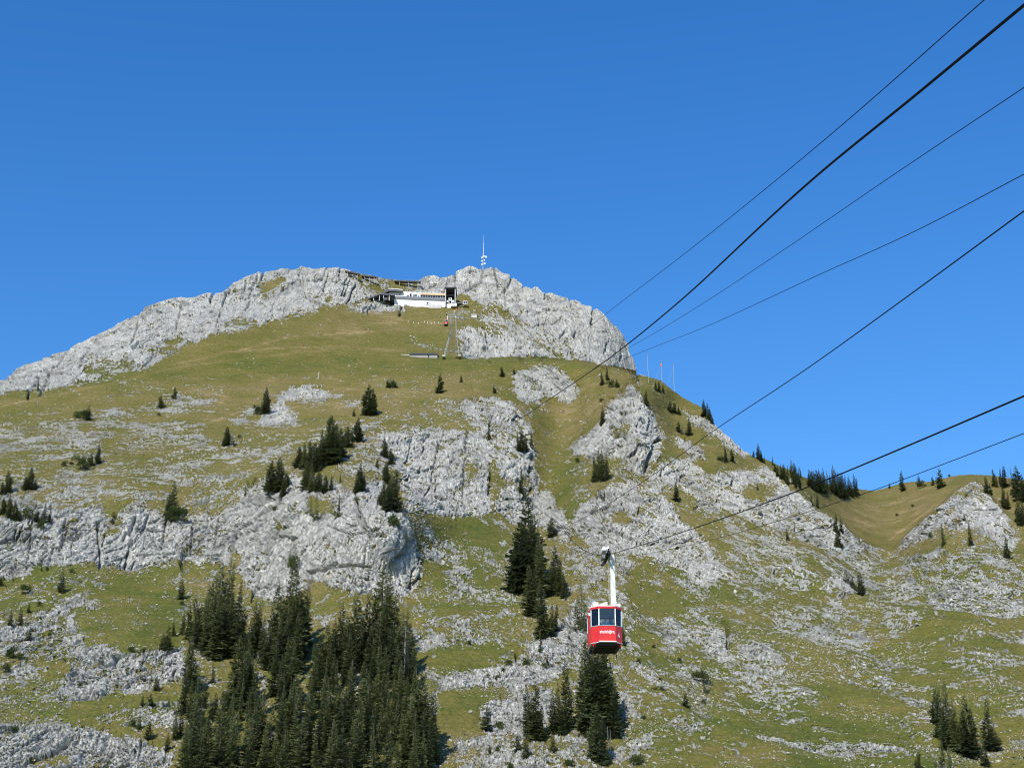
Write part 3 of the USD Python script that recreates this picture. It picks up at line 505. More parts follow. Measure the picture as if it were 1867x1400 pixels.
for k in range(3): template(f'dark_{k}', [('trunk', trunk_mesh(), bark), ('crown', conifer(120 + k, .165 + .020 * k, 42, 12, .70, twist=1 - k), needles_dark)])
for k in range(3): template(f'narrow_{k}', [('trunk', trunk_mesh(.011), bark), ('crown', conifer(140 + k, .112 + .012 * k, 48, 11, .66, gap=.08, twist=1 - k), needles)])
for k in range(3): template(f'full_{k}', [('trunk', trunk_mesh(.016), bark), ('crown', conifer(150 + k, .225 + .03 * k, 36, 15, .62, .28, twist=k - 1), needles_dark)])
for k in range(2): template(f'wide_{k}', [('trunk', trunk_mesh(.02), bark), ('crown', conifer(160 + k, .25 + .035 * k, 28, 13, .74, .25, twist=k), needles_dark)])
for k in range(2): template(f'grey_{k}', [('trunk', trunk_mesh(.014), bark_grey), ('crown', conifer(180 + k, .15, 38, 8, .7, gap=.30, wide=.55), grey_twigs)])
for k in range(2): template(f'sparse_{k}', [('trunk', trunk_mesh(.013), bark), ('crown', conifer(190 + k, .15, 34, 8, .7, gap=.35, wide=.8), needles)])
for k in range(2): template(f'snag_{k}', [('trunk', rod([0, 0, -.05], [.01, 0, 1], .014, .004, 6), bark_grey), ('bare_branches', snag(200 + k), bark_grey)])
for k in range(3): template(f'shrub_{k}', [('stem', rod([0, 0, -.15], [0, 0, .45], .05, .02, 5), bark), ('foliage', bush(220 + k), pine_leaf)])

_o = ('first', 'second', 'third', 'fourth', 'fifth', 'sixth', 'seventh', 'eighth', 'ninth', 'tenth', 'eleventh', 'twelfth', 'thirteenth', 'fourteenth', 'fifteenth', 'sixteenth', 'seventeenth', 'eighteenth', 'nineteenth', 'twentieth', 'twenty-first')
NUM = ('no', 'one', 'two', 'three', 'four', 'five', 'six', 'seven', 'eight', 'nine', 'ten', 'eleven', 'twelve', 'thirteen', 'fourteen', 'fifteen', 'sixteen', 'seventeen', 'eighteen', 'nineteen', 'twenty', 'twenty-one')
def place_in(k, n):
    if n == 2: return ('left one of two', 'right one of two')[k]
    return ('leftmost' if k == 0 else 'rightmost' if k == n - 1 else f'{_o[k]} from left') + f' of {NUM[n]}'
NAME = {'spruce': 'spruce_tree', 'full': 'spruce_tree', 'dark': 'spruce_tree', 'narrow': 'spruce_tree', 'wide': 'young_spruce', 'grey': 'dead_spruce', 'sparse': 'sparse_spruce', 'snag': 'dead_tree', 'shrub': 'dwarf_pine'}
WORD = {'spruce': 'green spruce', 'full': 'bushy spruce', 'dark': 'dark spruce', 'narrow': 'slender spruce', 'wide': 'broad young spruce', 'grey': 'grey dying spruce', 'sparse': 'thin-crowned spruce', 'snag': 'bare dead trunk', 'shrub': 'low dwarf pine'}
CATEGORY = {'shrub': 'shrub', 'snag': 'dead tree'}
rtree = np.random.default_rng(77)
def plant(px, py, h, kind, label, group):
    loc = ground_at(px, py, .25)
    v = TEMPLATES[kind]; src = v[rtree.integers(len(v))]
    H_ = h * mpp(px, py, loc[1]) / math.cos(math.atan2(loc[2], loc[1])) * rtree.uniform(.97, 1.10)
    wv = rtree.uniform(.85, 1.22)
    x = thing(NAME[kind], label, CATEGORY.get(kind, 'tree'), loc, rtree.uniform(0, 6.28), group, (H_ * wv, H_ * wv, H_))
    x.GetReferences().AddInternalReference(src); x.SetInstanceable(True)
def stand(where, group, trees):
    """trees that the photograph shows at one place; each gets its own wording within its kind"""
    for kind in dict.fromkeys(t[3] for t in trees):
        mine = sorted([t for t in trees if t[3] == kind])
        for k, t in enumerate(mine):
            lab = f'{WORD[kind]} {where}' if len(mine) == 1 else f'{WORD[kind]}, {place_in(k, len(mine))} {where}'
            plant(*t, lab, group)
exec_trees = [
 ('on the rock ridge at the left skyline', 'trees on the open slope', [(69,713,27,'narrow')]),
 ('on the upper left meadow below the skyline', 'trees on the open slope', [(139,762,14,'shrub'),(160,766,30,'wide'),(152,764,18,'shrub')]),
 ('on the bare meadow left of centre', 'trees on the open slope', [(292,743,25,'wide'),(318,726,22,'wide'),(290,758,7,'shrub')]),
 ('beside the small pale outcrop in the meadow', 'trees on the open slope', [(484,756,47,'full'),(470,757,18,'shrub'),(476,758,30,'narrow')]),
 ('in the high meadow under the wooden post', 'trees on the open slope', [(671,757,54,'full'),(680,756,45,'full'),(664,757,38,'spruce'),(645,759,16,'wide')]),
 ('in the meadow above the grey cliff band', 'trees on the open slope', [(413,814,34,'full'),(424,814,30,'grey'),(436,799,7,'shrub')]),
 ('in the slanting clump on the left meadow', 'trees on the open slope', [(178,844,34,'full'),(152,855,22,'shrub'),(165,849,26,'wide'),(117,849,11,'shrub'),(129,846,6,'shrub')]),
 ('at the left edge above the cliff', 'trees at the left cliff top', [(13,898,42,'full'),(3,902,26,'full'),(54,892,42,'full'),(45,893,26,'wide'),(64,892,24,'wide')]),
 ('in the bushy clump on the left cliff', 'trees at the left cliff top', [(15,944,42,'full'),(26,948,35,'full'),(5,937,30,'full'),(66,952,30,'wide'),(79,955,36,'wide'),(90,952,22,'wide'),(55,948,25,'shrub'),(36,950,26,'spruce'),(75,965,18,'shrub')]),
 ('growing out of the grey cliff band', 'trees on the cliffs', [(314,945,68,'dark'),(307,940,44,'dark'),(444,901,24,'narrow'),(320,950,30,'shrub')]),
 ('in the clump left of the pale cliff top', 'trees on the cliffs', [(485,895,32,'spruce'),(496,898,55,'full'),(508,895,62,'full'),(515,902,42,'spruce'),(523,890,30,'full'),(505,897,40,'spruce')]),
 ('in the big clump above the pale cliff', 'trees on the cliffs', [(545,853,38,'full'),(554,856,48,'spruce'),(564,858,50,'full'),(574,861,56,'full'),(586,852,68,'spruce'),(602,848,92,'full'),(594,845,60,'full'),(612,845,72,'spruce'),(620,836,54,'full'),(632,815,40,'full'),(641,806,32,'spruce'),(652,805,42,'full'),(603,770,9,'shrub')]),
 ('along the brow of the pale cliff', 'trees on the cliffs', [(559,893,52,'full'),(569,896,48,'spruce'),(580,898,44,'full'),(592,898,36,'full'),(605,896,28,'wide'),(586,896,32,'spruce'),(620,880,20,'narrow'),(656,896,52,'full'),(649,896,32,'spruce'),(687,853,20,'wide'),(664,895,34,'spruce')]),
 ('on a ledge of the pale cliff', 'trees on the cliffs', [(580,950,56,'sparse'),(573,945,40,'sparse'),(617,930,32,'narrow'),(528,1033,31,'narrow'),(542,1052,60,'sparse'),(608,948,18,'shrub'),(538,1040,26,'shrub'),(652,915,16,'shrub'),(500,930,10,'shrub'),(520,965,8,'shrub')]),
 ('down the right rim of the pale cliff', 'trees on the cliffs', [(702,833,36,'full'),(714,847,34,'full'),(703,881,42,'full'),(719,930,78,'full'),(707,932,52,'full'),(698,922,42,'full'),(736,942,40,'grey'),(711,905,40,'spruce'),(717,960,22,'shrub')]),
 ('in the hollow under the left cliff', 'trees on the lower left slope', [(111,1080,41,'wide'),(49,1083,20,'shrub'),(133,1045,9,'shrub'),(330,1092,43,'wide'),(331,1103,10,'shrub'),(0,1068,14,'shrub')]),
 ('on the speckled slope at the left edge', 'trees on the lower left slope', [(18,1143,34,'wide'),(36,1141,37,'wide'),(53,1170,32,'wide'),(52,1117,19,'wide'),(19,1202,20,'shrub'),(10,1225,18,'shrub'),(40,1205,14,'shrub'),(73,1105,10,'shrub'),(90,1160,9,'shrub')]),
 ('between the left ledges and the grove', 'trees on the lower left slope', [(304,1187,46,'wide'),(296,1185,34,'wide'),(315,1160,28,'spruce'),(285,1257,30,'wide'),(296,1228,30,'sparse'),(259,1284,24,'wide'),(274,1286,26,'wide'),(253,1330,28,'wide'),(270,1348,42,'wide'),(240,1325,14,'shrub'),(238,1188,10,'shrub'),(260,1188,9,'shrub'),(116,1202,8,'shrub'),(145,1250,10,'shrub'),(28,1330,10,'shrub')]),
 ('at the lower left picture edge', 'trees on the lower left slope', [(195,1402,42,'sparse'),(220,1407,52,'sparse'),(210,1410,30,'sparse')]),
 ('on the green shelf below the tower', 'trees on the open slope', [(713,705,26,'grey'),(707,706,16,'wide'),(717,706,14,'shrub'),(802,716,39,'wide'),(841,696,16,'wide'),(836,729,13,'snag'),(915,686,19,'wide'),(937,684,13,'wide'),(901,716,17,'wide')]),
 ('on the rocky rib below the shelf', 'trees on the central ribs', [(891,803,34,'narrow'),(939,757,11,'narrow'),(949,825,48,'dark'),(942,824,34,'spruce'),(958,824,36,'dark'),(967,820,37,'narrow'),(953,907,56,'narrow'),(946,900,26,'spruce')]),
 ('high on the right shoulder', 'trees on the right shoulder', [(1097,701,25,'dark'),(1107,693,27,'dark'),(1125,706,19,'wide'),(1118,705,13,'shrub'),(1181,738,31,'dark'),(1202,714,22,'dark'),(1209,716,18,'spruce'),(1196,711,20,'spruce'),(1095,732,7,'shrub')]),
 ('in the bushes on the right grass flank', 'trees on the right shoulder', [(1222,750,20,'wide'),(1230,752,21,'wide'),(1238,755,18,'wide'),(1284,760,31,'dark'),(1291,764,33,'dark'),(1299,770,20,'wide'),(1295,766,26,'spruce')]),
 ('in the grey clump right of the pyramid rock', 'trees on the right shoulder', [(1244,791,26,'grey'),(1251,793,22,'grey'),(1238,787,22,'wide'),(1257,794,32,'dark'),(1249,803,14,'narrow')]),
 ('on the grass under the pyramid rock', 'trees on the central ribs', [(1099,775,35,'dark'),(1095,776,24,'spruce'),(1138,802,26,'sparse'),(1085,878,46,'spruce'),(1092,878,62,'narrow'),(1098,876,54,'dark'),(1107,873,46,'narrow'),(1093,908,36,'grey'),(1052,843,10,'shrub'),(1233,914,38,'dark')]),
 ('in the tall dark group right of the cliff', 'trees in the central gully', [(940,1072,90,'dark'),(949,1080,135,'full'),(956,1078,120,'full'),(964,1072,182,'dark'),(972,1078,140,'dark'),(981,1052,95,'spruce'),(984,1090,115,'spruce')]),
 ('on the right side of that gully group', 'trees in the central gully', [(1005,978,40,'wide'),(1013,1080,88,'dark'),(1021,1086,72,'spruce'),(1028,1090,50,'dark'),(1006,1086,64,'dark'),(1031,1094,22,'narrow')]),
 ('at the foot of the central gully group', 'trees in the central gully', [(965,1123,96,'spruce'),(985,1168,112,'narrow'),(992,1164,92,'spruce'),(1006,1162,66,'dark'),(987,1192,40,'narrow'),(974,1122,80,'dark'),(1014,1150,50,'spruce')]),
 ('behind the red cable car', 'trees by the cable car', [(1060,1145,98,'sparse'),(1137,1172,42,'spruce'),(1054,1140,60,'sparse'),(1066,1150,76,'sparse')]),
 ('around the pale scree patch', 'trees below the cable car', [(962,1335,84,'spruce'),(978,1346,112,'spruce'),(970,1342,86,'dark'),(987,1340,60,'dark'),(1018,1335,94,'spruce'),(1033,1330,137,'spruce'),(1008,1336,78,'spruce'),(1025,1338,70,'dark'),(1042,1318,78,'snag')]),
 ('in the tall thicket under the cable car', 'trees below the cable car', [(1062,1322,122,'spruce'),(1069,1318,150,'narrow'),(1076,1332,168,'spruce'),(1085,1342,182,'dark'),(1095,1340,175,'spruce'),(1105,1335,160,'dark'),(1115,1330,128,'dark'),(1121,1345,100,'dark'),(1100,1326,168,'dark'),(1082,1330,140,'dark'),(1110,1338,120,'spruce')]),
 ('at the foot of the cable car thicket', 'trees below the cable car', [(1079,1382,74,'spruce'),(1090,1390,104,'dark'),(1100,1395,86,'dark'),(1109,1368,42,'snag'),(1113,1366,36,'snag')]),
 ('on the rubble below the scree patch', 'trees below the cable car', [(888,1329,43,'wide'),(910,1327,18,'shrub'),(943,1366,33,'wide'),(959,1381,50,'wide'),(1008,1370,35,'wide'),(893,1372,20,'wide'),(908,1368,12,'shrub'),(992,1404,28,'sparse'),(1040,1398,16,'shrub'),(1165,1400,22,'shrub'),(1158,1402,18,'shrub'),(930,1402,14,'shrub')]),
 ('on rock steps left of the cabin', 'shrubs on the rock steps', [(929,1213,12,'shrub'),(961,1212,15,'shrub'),(916,1226,8,'shrub'),(906,1238,10,'shrub'),(992,1218,10,'shrub'),(853,1175,8,'shrub')]),
 ('on the slope right of the cable car', 'shrubs right of the cable car', [(1172,1318,10,'shrub'),(1192,1272,10,'shrub'),(1205,1276,9,'shrub'),(1200,1250,7,'shrub'),(1241,1196,8,'shrub'),(1164,1208,10,'shrub'),(1280,1290,11,'shrub'),(1194,1170,7,'shrub')]),
 ('alone on the wide right slope', 'trees on the right slope', [(1286,1262,50,'sparse'),(1280,1242,26,'shrub'),(1248,1303,27,'wide'),(1568,1096,47,'wide'),(1543,1062,38,'grey'),(1550,1066,31,'grey'),(1555,1075,26,'wide')]),
 ('in the group at the lower right corner', 'trees at the lower right', [(1709,1317,70,'dark'),(1718,1345,92,'dark'),(1730,1356,116,'dark'),(1737,1360,100,'dark'),(1745,1365,90,'spruce'),(1760,1368,88,'dark'),(1770,1372,110,'dark'),(1778,1370,92,'dark'),(1805,1362,92,'dark'),(1815,1363,58,'wide'),(1796,1384,44,'wide'),(1722,1364,66,'spruce')]),
 ('in front of the lower right group', 'trees at the lower right', [(1722,1432,78,'spruce'),(1735,1424,64,'spruce'),(1676,1414,46,'dark'),(1708,1420,42,'narrow')]),
 ('on the crest left of the saddle', 'trees on the saddle crest', [(1383,839,30,'dark'),(1374,832,14,'wide'),(1388,842,22,'dark'),(1394,845,14,'narrow'),(1409,848,19,'narrow')]),
 ('on the shaded slope left of the saddle', 'trees on the saddle', [(1413,860,18,'dark'),(1420,867,22,'dark'),(1427,872,28,'dark'),(1434,876,34,'dark'),(1440,880,38,'dark'),(1446,884,42,'dark'),(1443,872,36,'narrow'),(1451,880,36,'dark'),(1456,880,28,'narrow'),(1459,872,22,'narrow'),(1436,866,20,'narrow'),(1450,890,26,'dark'),(1456,892,22,'dark'),(1428,862,14,'narrow')]),
 ('in the first clump in the saddle', 'trees on the saddle', [(1476,888,33,'dark'),(1481,892,36,'dark'),(1486,893,36,'dark'),(1491,896,38,'dark'),(1495,898,42,'dark'),(1500,899,38,'dark'),(1505,900,34,'dark'),(1503,894,40,'narrow'),(1509,897,38,'narrow'),(1514,897,34,'dark')]),
 ('in the second clump in the saddle', 'trees on the saddle', [(1519,900,46,'narrow'),(1525,904,48,'dark'),(1531,907,46,'dark'),(1537,908,44,'dark'),(1543,908,40,'dark'),(1549,904,34,'dark'),(1553,907,30,'dark'),(1559,906,40,'dark'),(1563,902,30,'dark'),(1521,893,44,'narrow'),(1534,902,40,'narrow')]),
 ('on the edge in front of the saddle', 'trees on the right flank', [(1478,921,18,'dark'),(1491,926,29,'spruce'),(1484,923,14,'grey'),(1521,956,19,'narrow'),(1529,972,38,'dark'),(1537,971,30,'dark'),(1529,1000,42,'dark'),(1524,998,26,'spruce')]),
 ('on the striped right flank', 'trees on the right flank', [(1434,988,23,'dark'),(1444,974,20,'narrow'),(1381,894,13,'wide'),(1323,842,30,'dark'),(1335,842,27,'dark'),(1316,842,14,'shrub')]),
 ('along the far hill crest', 'trees on the far hill', [(1646,896,37,'dark'),(1622,890,11,'wide'),(1676,887,22,'wide'),(1668,885,14,'snag'),(1715,890,40,'wide'),(1701,885,17,'wide'),(1683,888,12,'shrub'),(1731,869,5,'shrub')]),
 ('beside the pale rock dome at right', 'trees on the far hill', [(1800,899,34,'dark'),(1806,902,24,'dark'),(1813,887,32,'spruce'),(1826,888,34,'dark'),(1833,890,38,'dark'),(1846,887,32,'sparse'),(1841,888,22,'sparse'),(1832,928,42,'dark'),(1839,929,32,'dark'),(1818,889,24,'spruce')]),
 ('at the right picture edge by the dome', 'trees on the far hill', [(1860,912,62,'dark'),(1852,906,42,'dark'),(1861,958,54,'dark'),(1868,956,46,'dark'),(1868,915,54,'dark'),(1856,952,34,'dark')]),
 ('below the pale rock dome at right', 'trees on the right slope', [(1718,996,46,'narrow'),(1770,995,45,'narrow'),(1759,951,15,'wide'),(1836,1020,44,'wide'),(1663,924,6,'shrub'),(1636,941,5,'shrub'),(1698,980,9,'shrub')]),
 ("on the grove's upper left shoulder", 'dense spruce grove', [(333,1157,44,'spruce'),(343,1166,62,'dark'),(354,1170,80,'spruce'),(361,1185,84,'dark'),(372,1192,100,'spruce'),(376,1160,96,'spruce'),(384,1195,112,'dark'),(388,1172,122,'spruce'),(398,1182,166,'spruce'),(411,1178,152,'spruce'),(405,1200,128,'dark'),(393,1205,110,'spruce'),(415,1200,110,'dark')]),
 ("in the grove's gap right of its shoulder", 'dense spruce grove', [(425,1178,82,'spruce'),(433,1172,110,'narrow'),(441,1176,68,'dark'),(432,1200,80,'dark'),(455,1200,72,'dark'),(464,1190,90,'spruce'),(471,1186,100,'narrow'),(478,1210,84,'dark'),(446,1205,50,'narrow')]),
 ("among the grove's middle peaks", 'dense spruce grove', [(494,1200,106,'spruce'),(503,1195,140,'narrow'),(513,1205,134,'spruce'),(524,1200,156,'spruce'),(534,1206,162,'spruce'),(543,1200,120,'dark'),(551,1180,112,'dark'),(558,1165,98,'narrow'),(520,1225,120,'dark'),(487,1222,90,'dark'),(540,1228,110,'spruce'),(505,1228,96,'dark')]),
 ("just left of the grove's spires", 'dense spruce grove', [(572,1232,62,'spruce'),(584,1234,78,'spruce'),(596,1232,98,'spruce'),(608,1228,110,'dark'),(618,1222,118,'spruce'),(630,1226,112,'dark'),(642,1222,128,'narrow'),(647,1218,132,'spruce'),(656,1226,112,'dark'),(667,1218,126,'spruce'),(600,1246,82,'dark'),(634,1250,96,'dark')]),
 ("around the grove's two tallest spires", 'dense spruce grove', [(682,1212,142,'spruce'),(694,1204,182,'narrow'),(708,1204,187,'narrow'),(700,1220,150,'spruce'),(718,1214,128,'spruce'),(728,1228,114,'spruce'),(690,1236,124,'dark'),(715,1240,110,'dark'),(674,1238,104,'dark')]),
 ("on the grove's upper right rim", 'dense spruce grove', [(741,1224,122,'narrow'),(747,1232,102,'spruce'),(737,1238,100,'grey'),(752,1250,80,'dark'),(744,1262,90,'dark')]),
 ("on the grove's lower right rim", 'dense spruce grove', [(757,1342,124,'spruce'),(765,1372,144,'spruce'),(775,1376,132,'spruce'),(785,1368,112,'dark'),(792,1382,74,'spruce'),(770,1395,100,'dark'),(783,1405,90,'dark')]),
 ("beside the grove's rock gap", 'dense spruce grove', [(342,1246,82,'dark'),(345,1262,98,'spruce'),(362,1246,46,'sparse'),(387,1246,42,'narrow'),(334,1302,72,'dark'),(345,1312,78,'spruce'),(354,1332,74,'dark'),(371,1290,50,'wide'),(430,1290,122,'spruce'),(440,1300,112,'dark'),(424,1282,82,'dark'),(452,1288,100,'spruce'),(410,1300,40,'wide'),(393,1310,44,'wide'),(640,1292,92,'grey')]),
 ('left of the grove foot', 'dense spruce grove', [(318,1348,52,'spruce'),(328,1342,60,'dark'),(305,1366,34,'wide'),(336,1372,60,'spruce'),(348,1380,70,'dark')]),
]
for a_ in exec_trees: stand(*a_)
# the closed interior of the grove, crown behind crown
rg = np.random.default_rng(5)
rows = [(1262, 455, 752, 88), (1288, 462, 756, 92), (1318, 365, 752, 96), (1348, 355, 760, 104), (1380, 345, 765, 112), (1412, 335, 800, 120), (1446, 325, 800, 128)]
for n_row, (y, x0, x1, h) in enumerate(rows):
    row = []
    for x in np.arange(x0, x1, 25.0):
        x_, y_ = x + rg.normal(0, 6), y + rg.normal(0, 8); hh = h * rg.uniform(.78, 1.15)
        kind = ('spruce', 'dark', 'spruce', 'narrow')[rg.integers(4)]
        if 375 < x_ < 428 and y_ < 1345: hh = min(hh, y_ - 1262)
        if 545 < x_ < 566 and y_ - hh < 1232: hh = y_ - 1236
        if 470 < x_ < 492 and y_ < 1330 or 640 < x_ < 654 and y_ < 1335: continue
        if hh >= 22: row.append((x_, y_, hh, kind))
    row.sort()
    for k, t in enumerate(row):
        plant(*t, f"{WORD[t[3]]}, {place_in(k, len(row))} in the grove's {_o[n_row]} row from the top", 'dense spruce grove')

# ------------------------------------------------------------------ people (small in the picture, but whole figures)
import manifold3d as m3
skin_mat = plain('skin', (.55, .36, .26), .6); hair_mat = plain('brown_hair', (.06, .04, .025), .7)
CLOTH = {k: plain(k + '_cloth', c, .85) for k, c in {'red': (.45, .05, .04), 'navy': (.03, .05, .13), 'white': (.75, .74, .70), 'black': (.03, .03, .035), 'green': (.10, .18, .07), 'khaki': (.28, .23, .14), 'turquoise': (.06, .30, .35)}.items()}
_ico = trimesh.creation.icosphere(1, 1.0).vertices
def bone(a, ra, b, rb): return m3.Manifold.hull_points(np.vstack([_ico * ra + a, _ico * rb + b]).astype(np.float32))
def union(bs): return m3.Manifold.batch_boolean(bs, m3.OpType.Add)
def figure(name, label, loc, rotz, jacket, trousers, group=None, stride=.16, arms=((-.25, -.06, .98), (.25, -.06, .98)), size=1.72):
    """a standing person facing -y; joints in metres for a height of 1.72"""
    k = size / 1.72; V = lambda *a: np.array(a) * k
    hip = [V(-.09, 0, .90), V(.09, 0, .90)]; kn = [V(-.10, -stride * .55, .49), V(.10, stride * .25, .49)]; an = [V(-.10, -stride * .8, .08), V(.10, stride, .09)]
    sh = [V(-.19, 0, 1.40), V(.19, 0, 1.40)]; hd = [V(*arms[0]), V(*arms[1])]
    el = [(sh[i] + hd[i]) / 2 + V((-.05, .05)[i], .04, -.02) for i in (0, 1)]
    legs = [b for i in (0, 1) for b in (bone(hip[i], .085 * k, kn[i], .056 * k), bone(kn[i], .056 * k, an[i], .038 * k), bone(an[i] + V(0, .03, -.03), .04 * k, an[i] + V(0, -.15, -.045), .032 * k))]
    torso = [bone(V(-.07, 0, .94), .105 * k, V(-.10, 0, 1.30), .105 * k), bone(V(.07, 0, .94), .105 * k, V(.10, 0, 1.30), .105 * k), bone(V(-.10, 0, 1.30), .10 * k, V(.10, 0, 1.30), .10 * k), bone(sh[0], .06 * k, sh[1], .06 * k), bone(V(-.07, 0, .94), .1 * k, V(.07, 0, .94), .1 * k)]
    arm = [b for i in (0, 1) for b in (bone(sh[i], .055 * k, el[i], .042 * k), bone(el[i], .042 * k, hd[i], .03 * k))]
    fing = []
    for i in (0, 1):
        d = hd[i] - el[i]; d /= np.linalg.norm(d); s = np.cross(d, [0, 1.0, .1]); s /= np.linalg.norm(s)
        fing.append(bone(hd[i], .03 * k, hd[i] + d * .07 * k, .03 * k))
        for j in range(4): fing.append(bone(hd[i] + d * .07 * k + s * (.027 - .018 * j) * k, .009 * k, hd[i] + (d * (.15, .165, .16, .14)[j] + V(0, -.02, 0) / k) * k + s * (.030 - .02 * j) * k, .008 * k))
        fing.append(bone(hd[i] + d * .02 * k + V(0, -.02, 0), .012 * k, hd[i] + d * .08 * k + V(0, -.05, 0), .009 * k))
    head = [bone(V(0, 0, 1.40), .055 * k, V(0, -.01, 1.52), .052 * k), bone(V(0, .005, 1.625), .092 * k, V(0, -.025, 1.565), .062 * k), bone(V(0, -.10, 1.615), .012 * k, V(0, -.112, 1.59), .015 * k),
            bone(V(-.088, 0, 1.60), .02 * k, V(-.09, .01, 1.625), .02 * k), bone(V(.088, 0, 1.60), .02 * k, V(.09, .01, 1.625), .02 * k), bone(V(-.02, -.082, 1.545), .009 * k, V(.02, -.082, 1.545), .009 * k)]
    t = thing(name, label, 'person', loc, rotz, group)
    obj('body', union(legs + torso + arm + fing + head), skin_mat, t, smooth=50)
    obj('jacket', union([bone(V(-.07, 0, .90), .122 * k, V(-.10, 0, 1.30), .12 * k), bone(V(.07, 0, .90), .122 * k, V(.10, 0, 1.30), .12 * k), bone(V(-.1, 0, 1.3), .115 * k, V(.1, 0, 1.3), .115 * k), bone(sh[0], .075 * k, sh[1], .075 * k), bone(V(-.07, 0, .9), .118 * k, V(.07, 0, .9), .118 * k)] + [b for i in (0, 1) for b in (bone(sh[i], .068 * k, el[i], .055 * k), bone(el[i], .055 * k, hd[i] * .92 + el[i] * .08, .043 * k))]), CLOTH[jacket], t, smooth=50)
    obj('trousers', union([bone(hip[0], .10 * k, hip[1], .10 * k)] + [b for i in (0, 1) for b in (bone(hip[i], .10 * k, kn[i], .07 * k), bone(kn[i], .07 * k, an[i], .055 * k))]), CLOTH[trousers], t, smooth=50)
    obj('hair', bone(V(0, .02, 1.655), .088 * k, V(0, .05, 1.60), .075 * k), hair_mat, t, smooth=True)
    for s in (-1, 1): obj('eye', trimesh.creation.icosphere(1, .011 * k).apply_translation(V(s * .034, -.083, 1.622)), CLOTH['black'], t)
    return t

# ------------------------------------------------------------------ ropes of the aerial tramway
steel_rope = plain('dark_steel_rope', (.010, .010, .013), .7, .0, spec=.08)
galv = plain('galvanised_steel', (.42, .43, .44), .5, .5); galv_dark = plain('dull_grey_steel', (.20, .205, .21), .6, .4)
TL, TR = pt(816.0, 572.5, 834.0), pt(843.0, 577.5, 834.0)            # saddles of the support tower
CAR_D = 110.0
CAR = pt(1107.0, 1012.5, CAR_D)                                      # where the near cabin hangs on its rope
def lane_point(px, py, x0, end):
    m = (end[0] - x0) / end[1]; dx, dy, dz = ray(px, py); y = x0 / (dx / dy - m); return np.array([x0 + m * y, y, dz / dy * y])
def rope(name, label, pix, x0, end, dia, via=None, group=None):
    m = (end[0] - x0) / end[1]
    P = np.array([lane_point(px, py, x0, end) for px, py in pix]); P = P[np.argsort(P[:, 1])]
    ys, zs = list(P[:, 1]), list(P[:, 2])
    s0 = (zs[1] - zs[0]) / (ys[1] - ys[0])
    ys, zs = [-25.0] + ys, [zs[0] - s0 * (ys[0] + 25)] + zs
    for v in (via or []): ys.append(v[1]); zs.append(v[2])
    # hanging curve over the long rest of the span: leaves at the measured slope, arrives at the saddle
    ya, za = ys[-1], zs[-1]; sl = (zs[-1] - zs[-2]) / (ys[-1] - ys[-2]); L = end[1] - ya
    b = (end[2] - za - sl * L) / L ** 2
    if b < 0: sl = (end[2] - za) / L - 2e-5 * L; b = (end[2] - za - sl * L) / L ** 2
    f = PchipInterpolator(ys, zs); y1 = np.concatenate([np.linspace(-25, ys[1], 6)[:-1], np.geomspace(ys[1], ya, 60)])
    y2 = np.linspace(ya, end[1], 60)[1:]
    y = np.concatenate([y1, y2]); z = np.concatenate([f(y1), za + sl * (y2 - ya) + b * (y2 - ya) ** 2])
    pts = np.c_[x0 + m * y, y, z]
    t = obj(name, path_tube(pts, dia / 2, 6), steel_rope); tag(t, label, 'cable', group or 'ropes of the aerial tramway')
    return pts
rope('track_rope', 'thick black track rope, heaviest line, reaching the upper right corner', [(1867,10),(1680,165),(1490,320),(1250,540),(1115,650),(1040,702),(915,785)], 7.2, TL, .043)
rope('haul_rope', 'thin black rope that leaves the picture through its top edge', [(1795,0),(1560,207),(1330,398),(1100,576),(1020,640)], 6.2, TL + [-1.2, 0, .6], .0135)
rope('haul_rope', 'thin rope just below the heaviest rope, ending behind the summit cliff', [(1867,160),(1650,305),(1430,455),(1290,548),(1160,626)], 9.2, TL + [1.0, 0, -.6], .015)
rope('haul_rope', 'thin rope passing just under the three masts on the shoulder', [(1867,318),(1680,416),(1500,498),(1300,590),(1160,646),(1080,684)], 11.4, TR + [-1.2, 0, .4], .019)
rope('track_rope', 'medium black rope crossing the right grass flank diagonally', [(1867,385),(1680,522),(1480,666),(1300,786),(1190,866),(1060,946)], 10.4, TR + [-.5, 0, .3], .027)
xlane = CAR[0] + (CAR[0] - TR[0]) / (TR[1] - CAR[1]) * CAR[1]
rope('track_rope', 'thick black rope that carries the red cable car', [(1867,722),(1680,802),(1510,873),(1300,951),(1125,1007)], xlane, TR, .042, via=[CAR, pt(1050, 958, 150.0) * [1, 1, 1]])
rope('haul_rope', 'lower thin rope running to the carriage of the red cable car', [(1867,790),(1720,846),(1600,891),(1400,955),(1300,983),(1125,1017)], xlane + .05, TR + [.3, 0, -.8], .019)

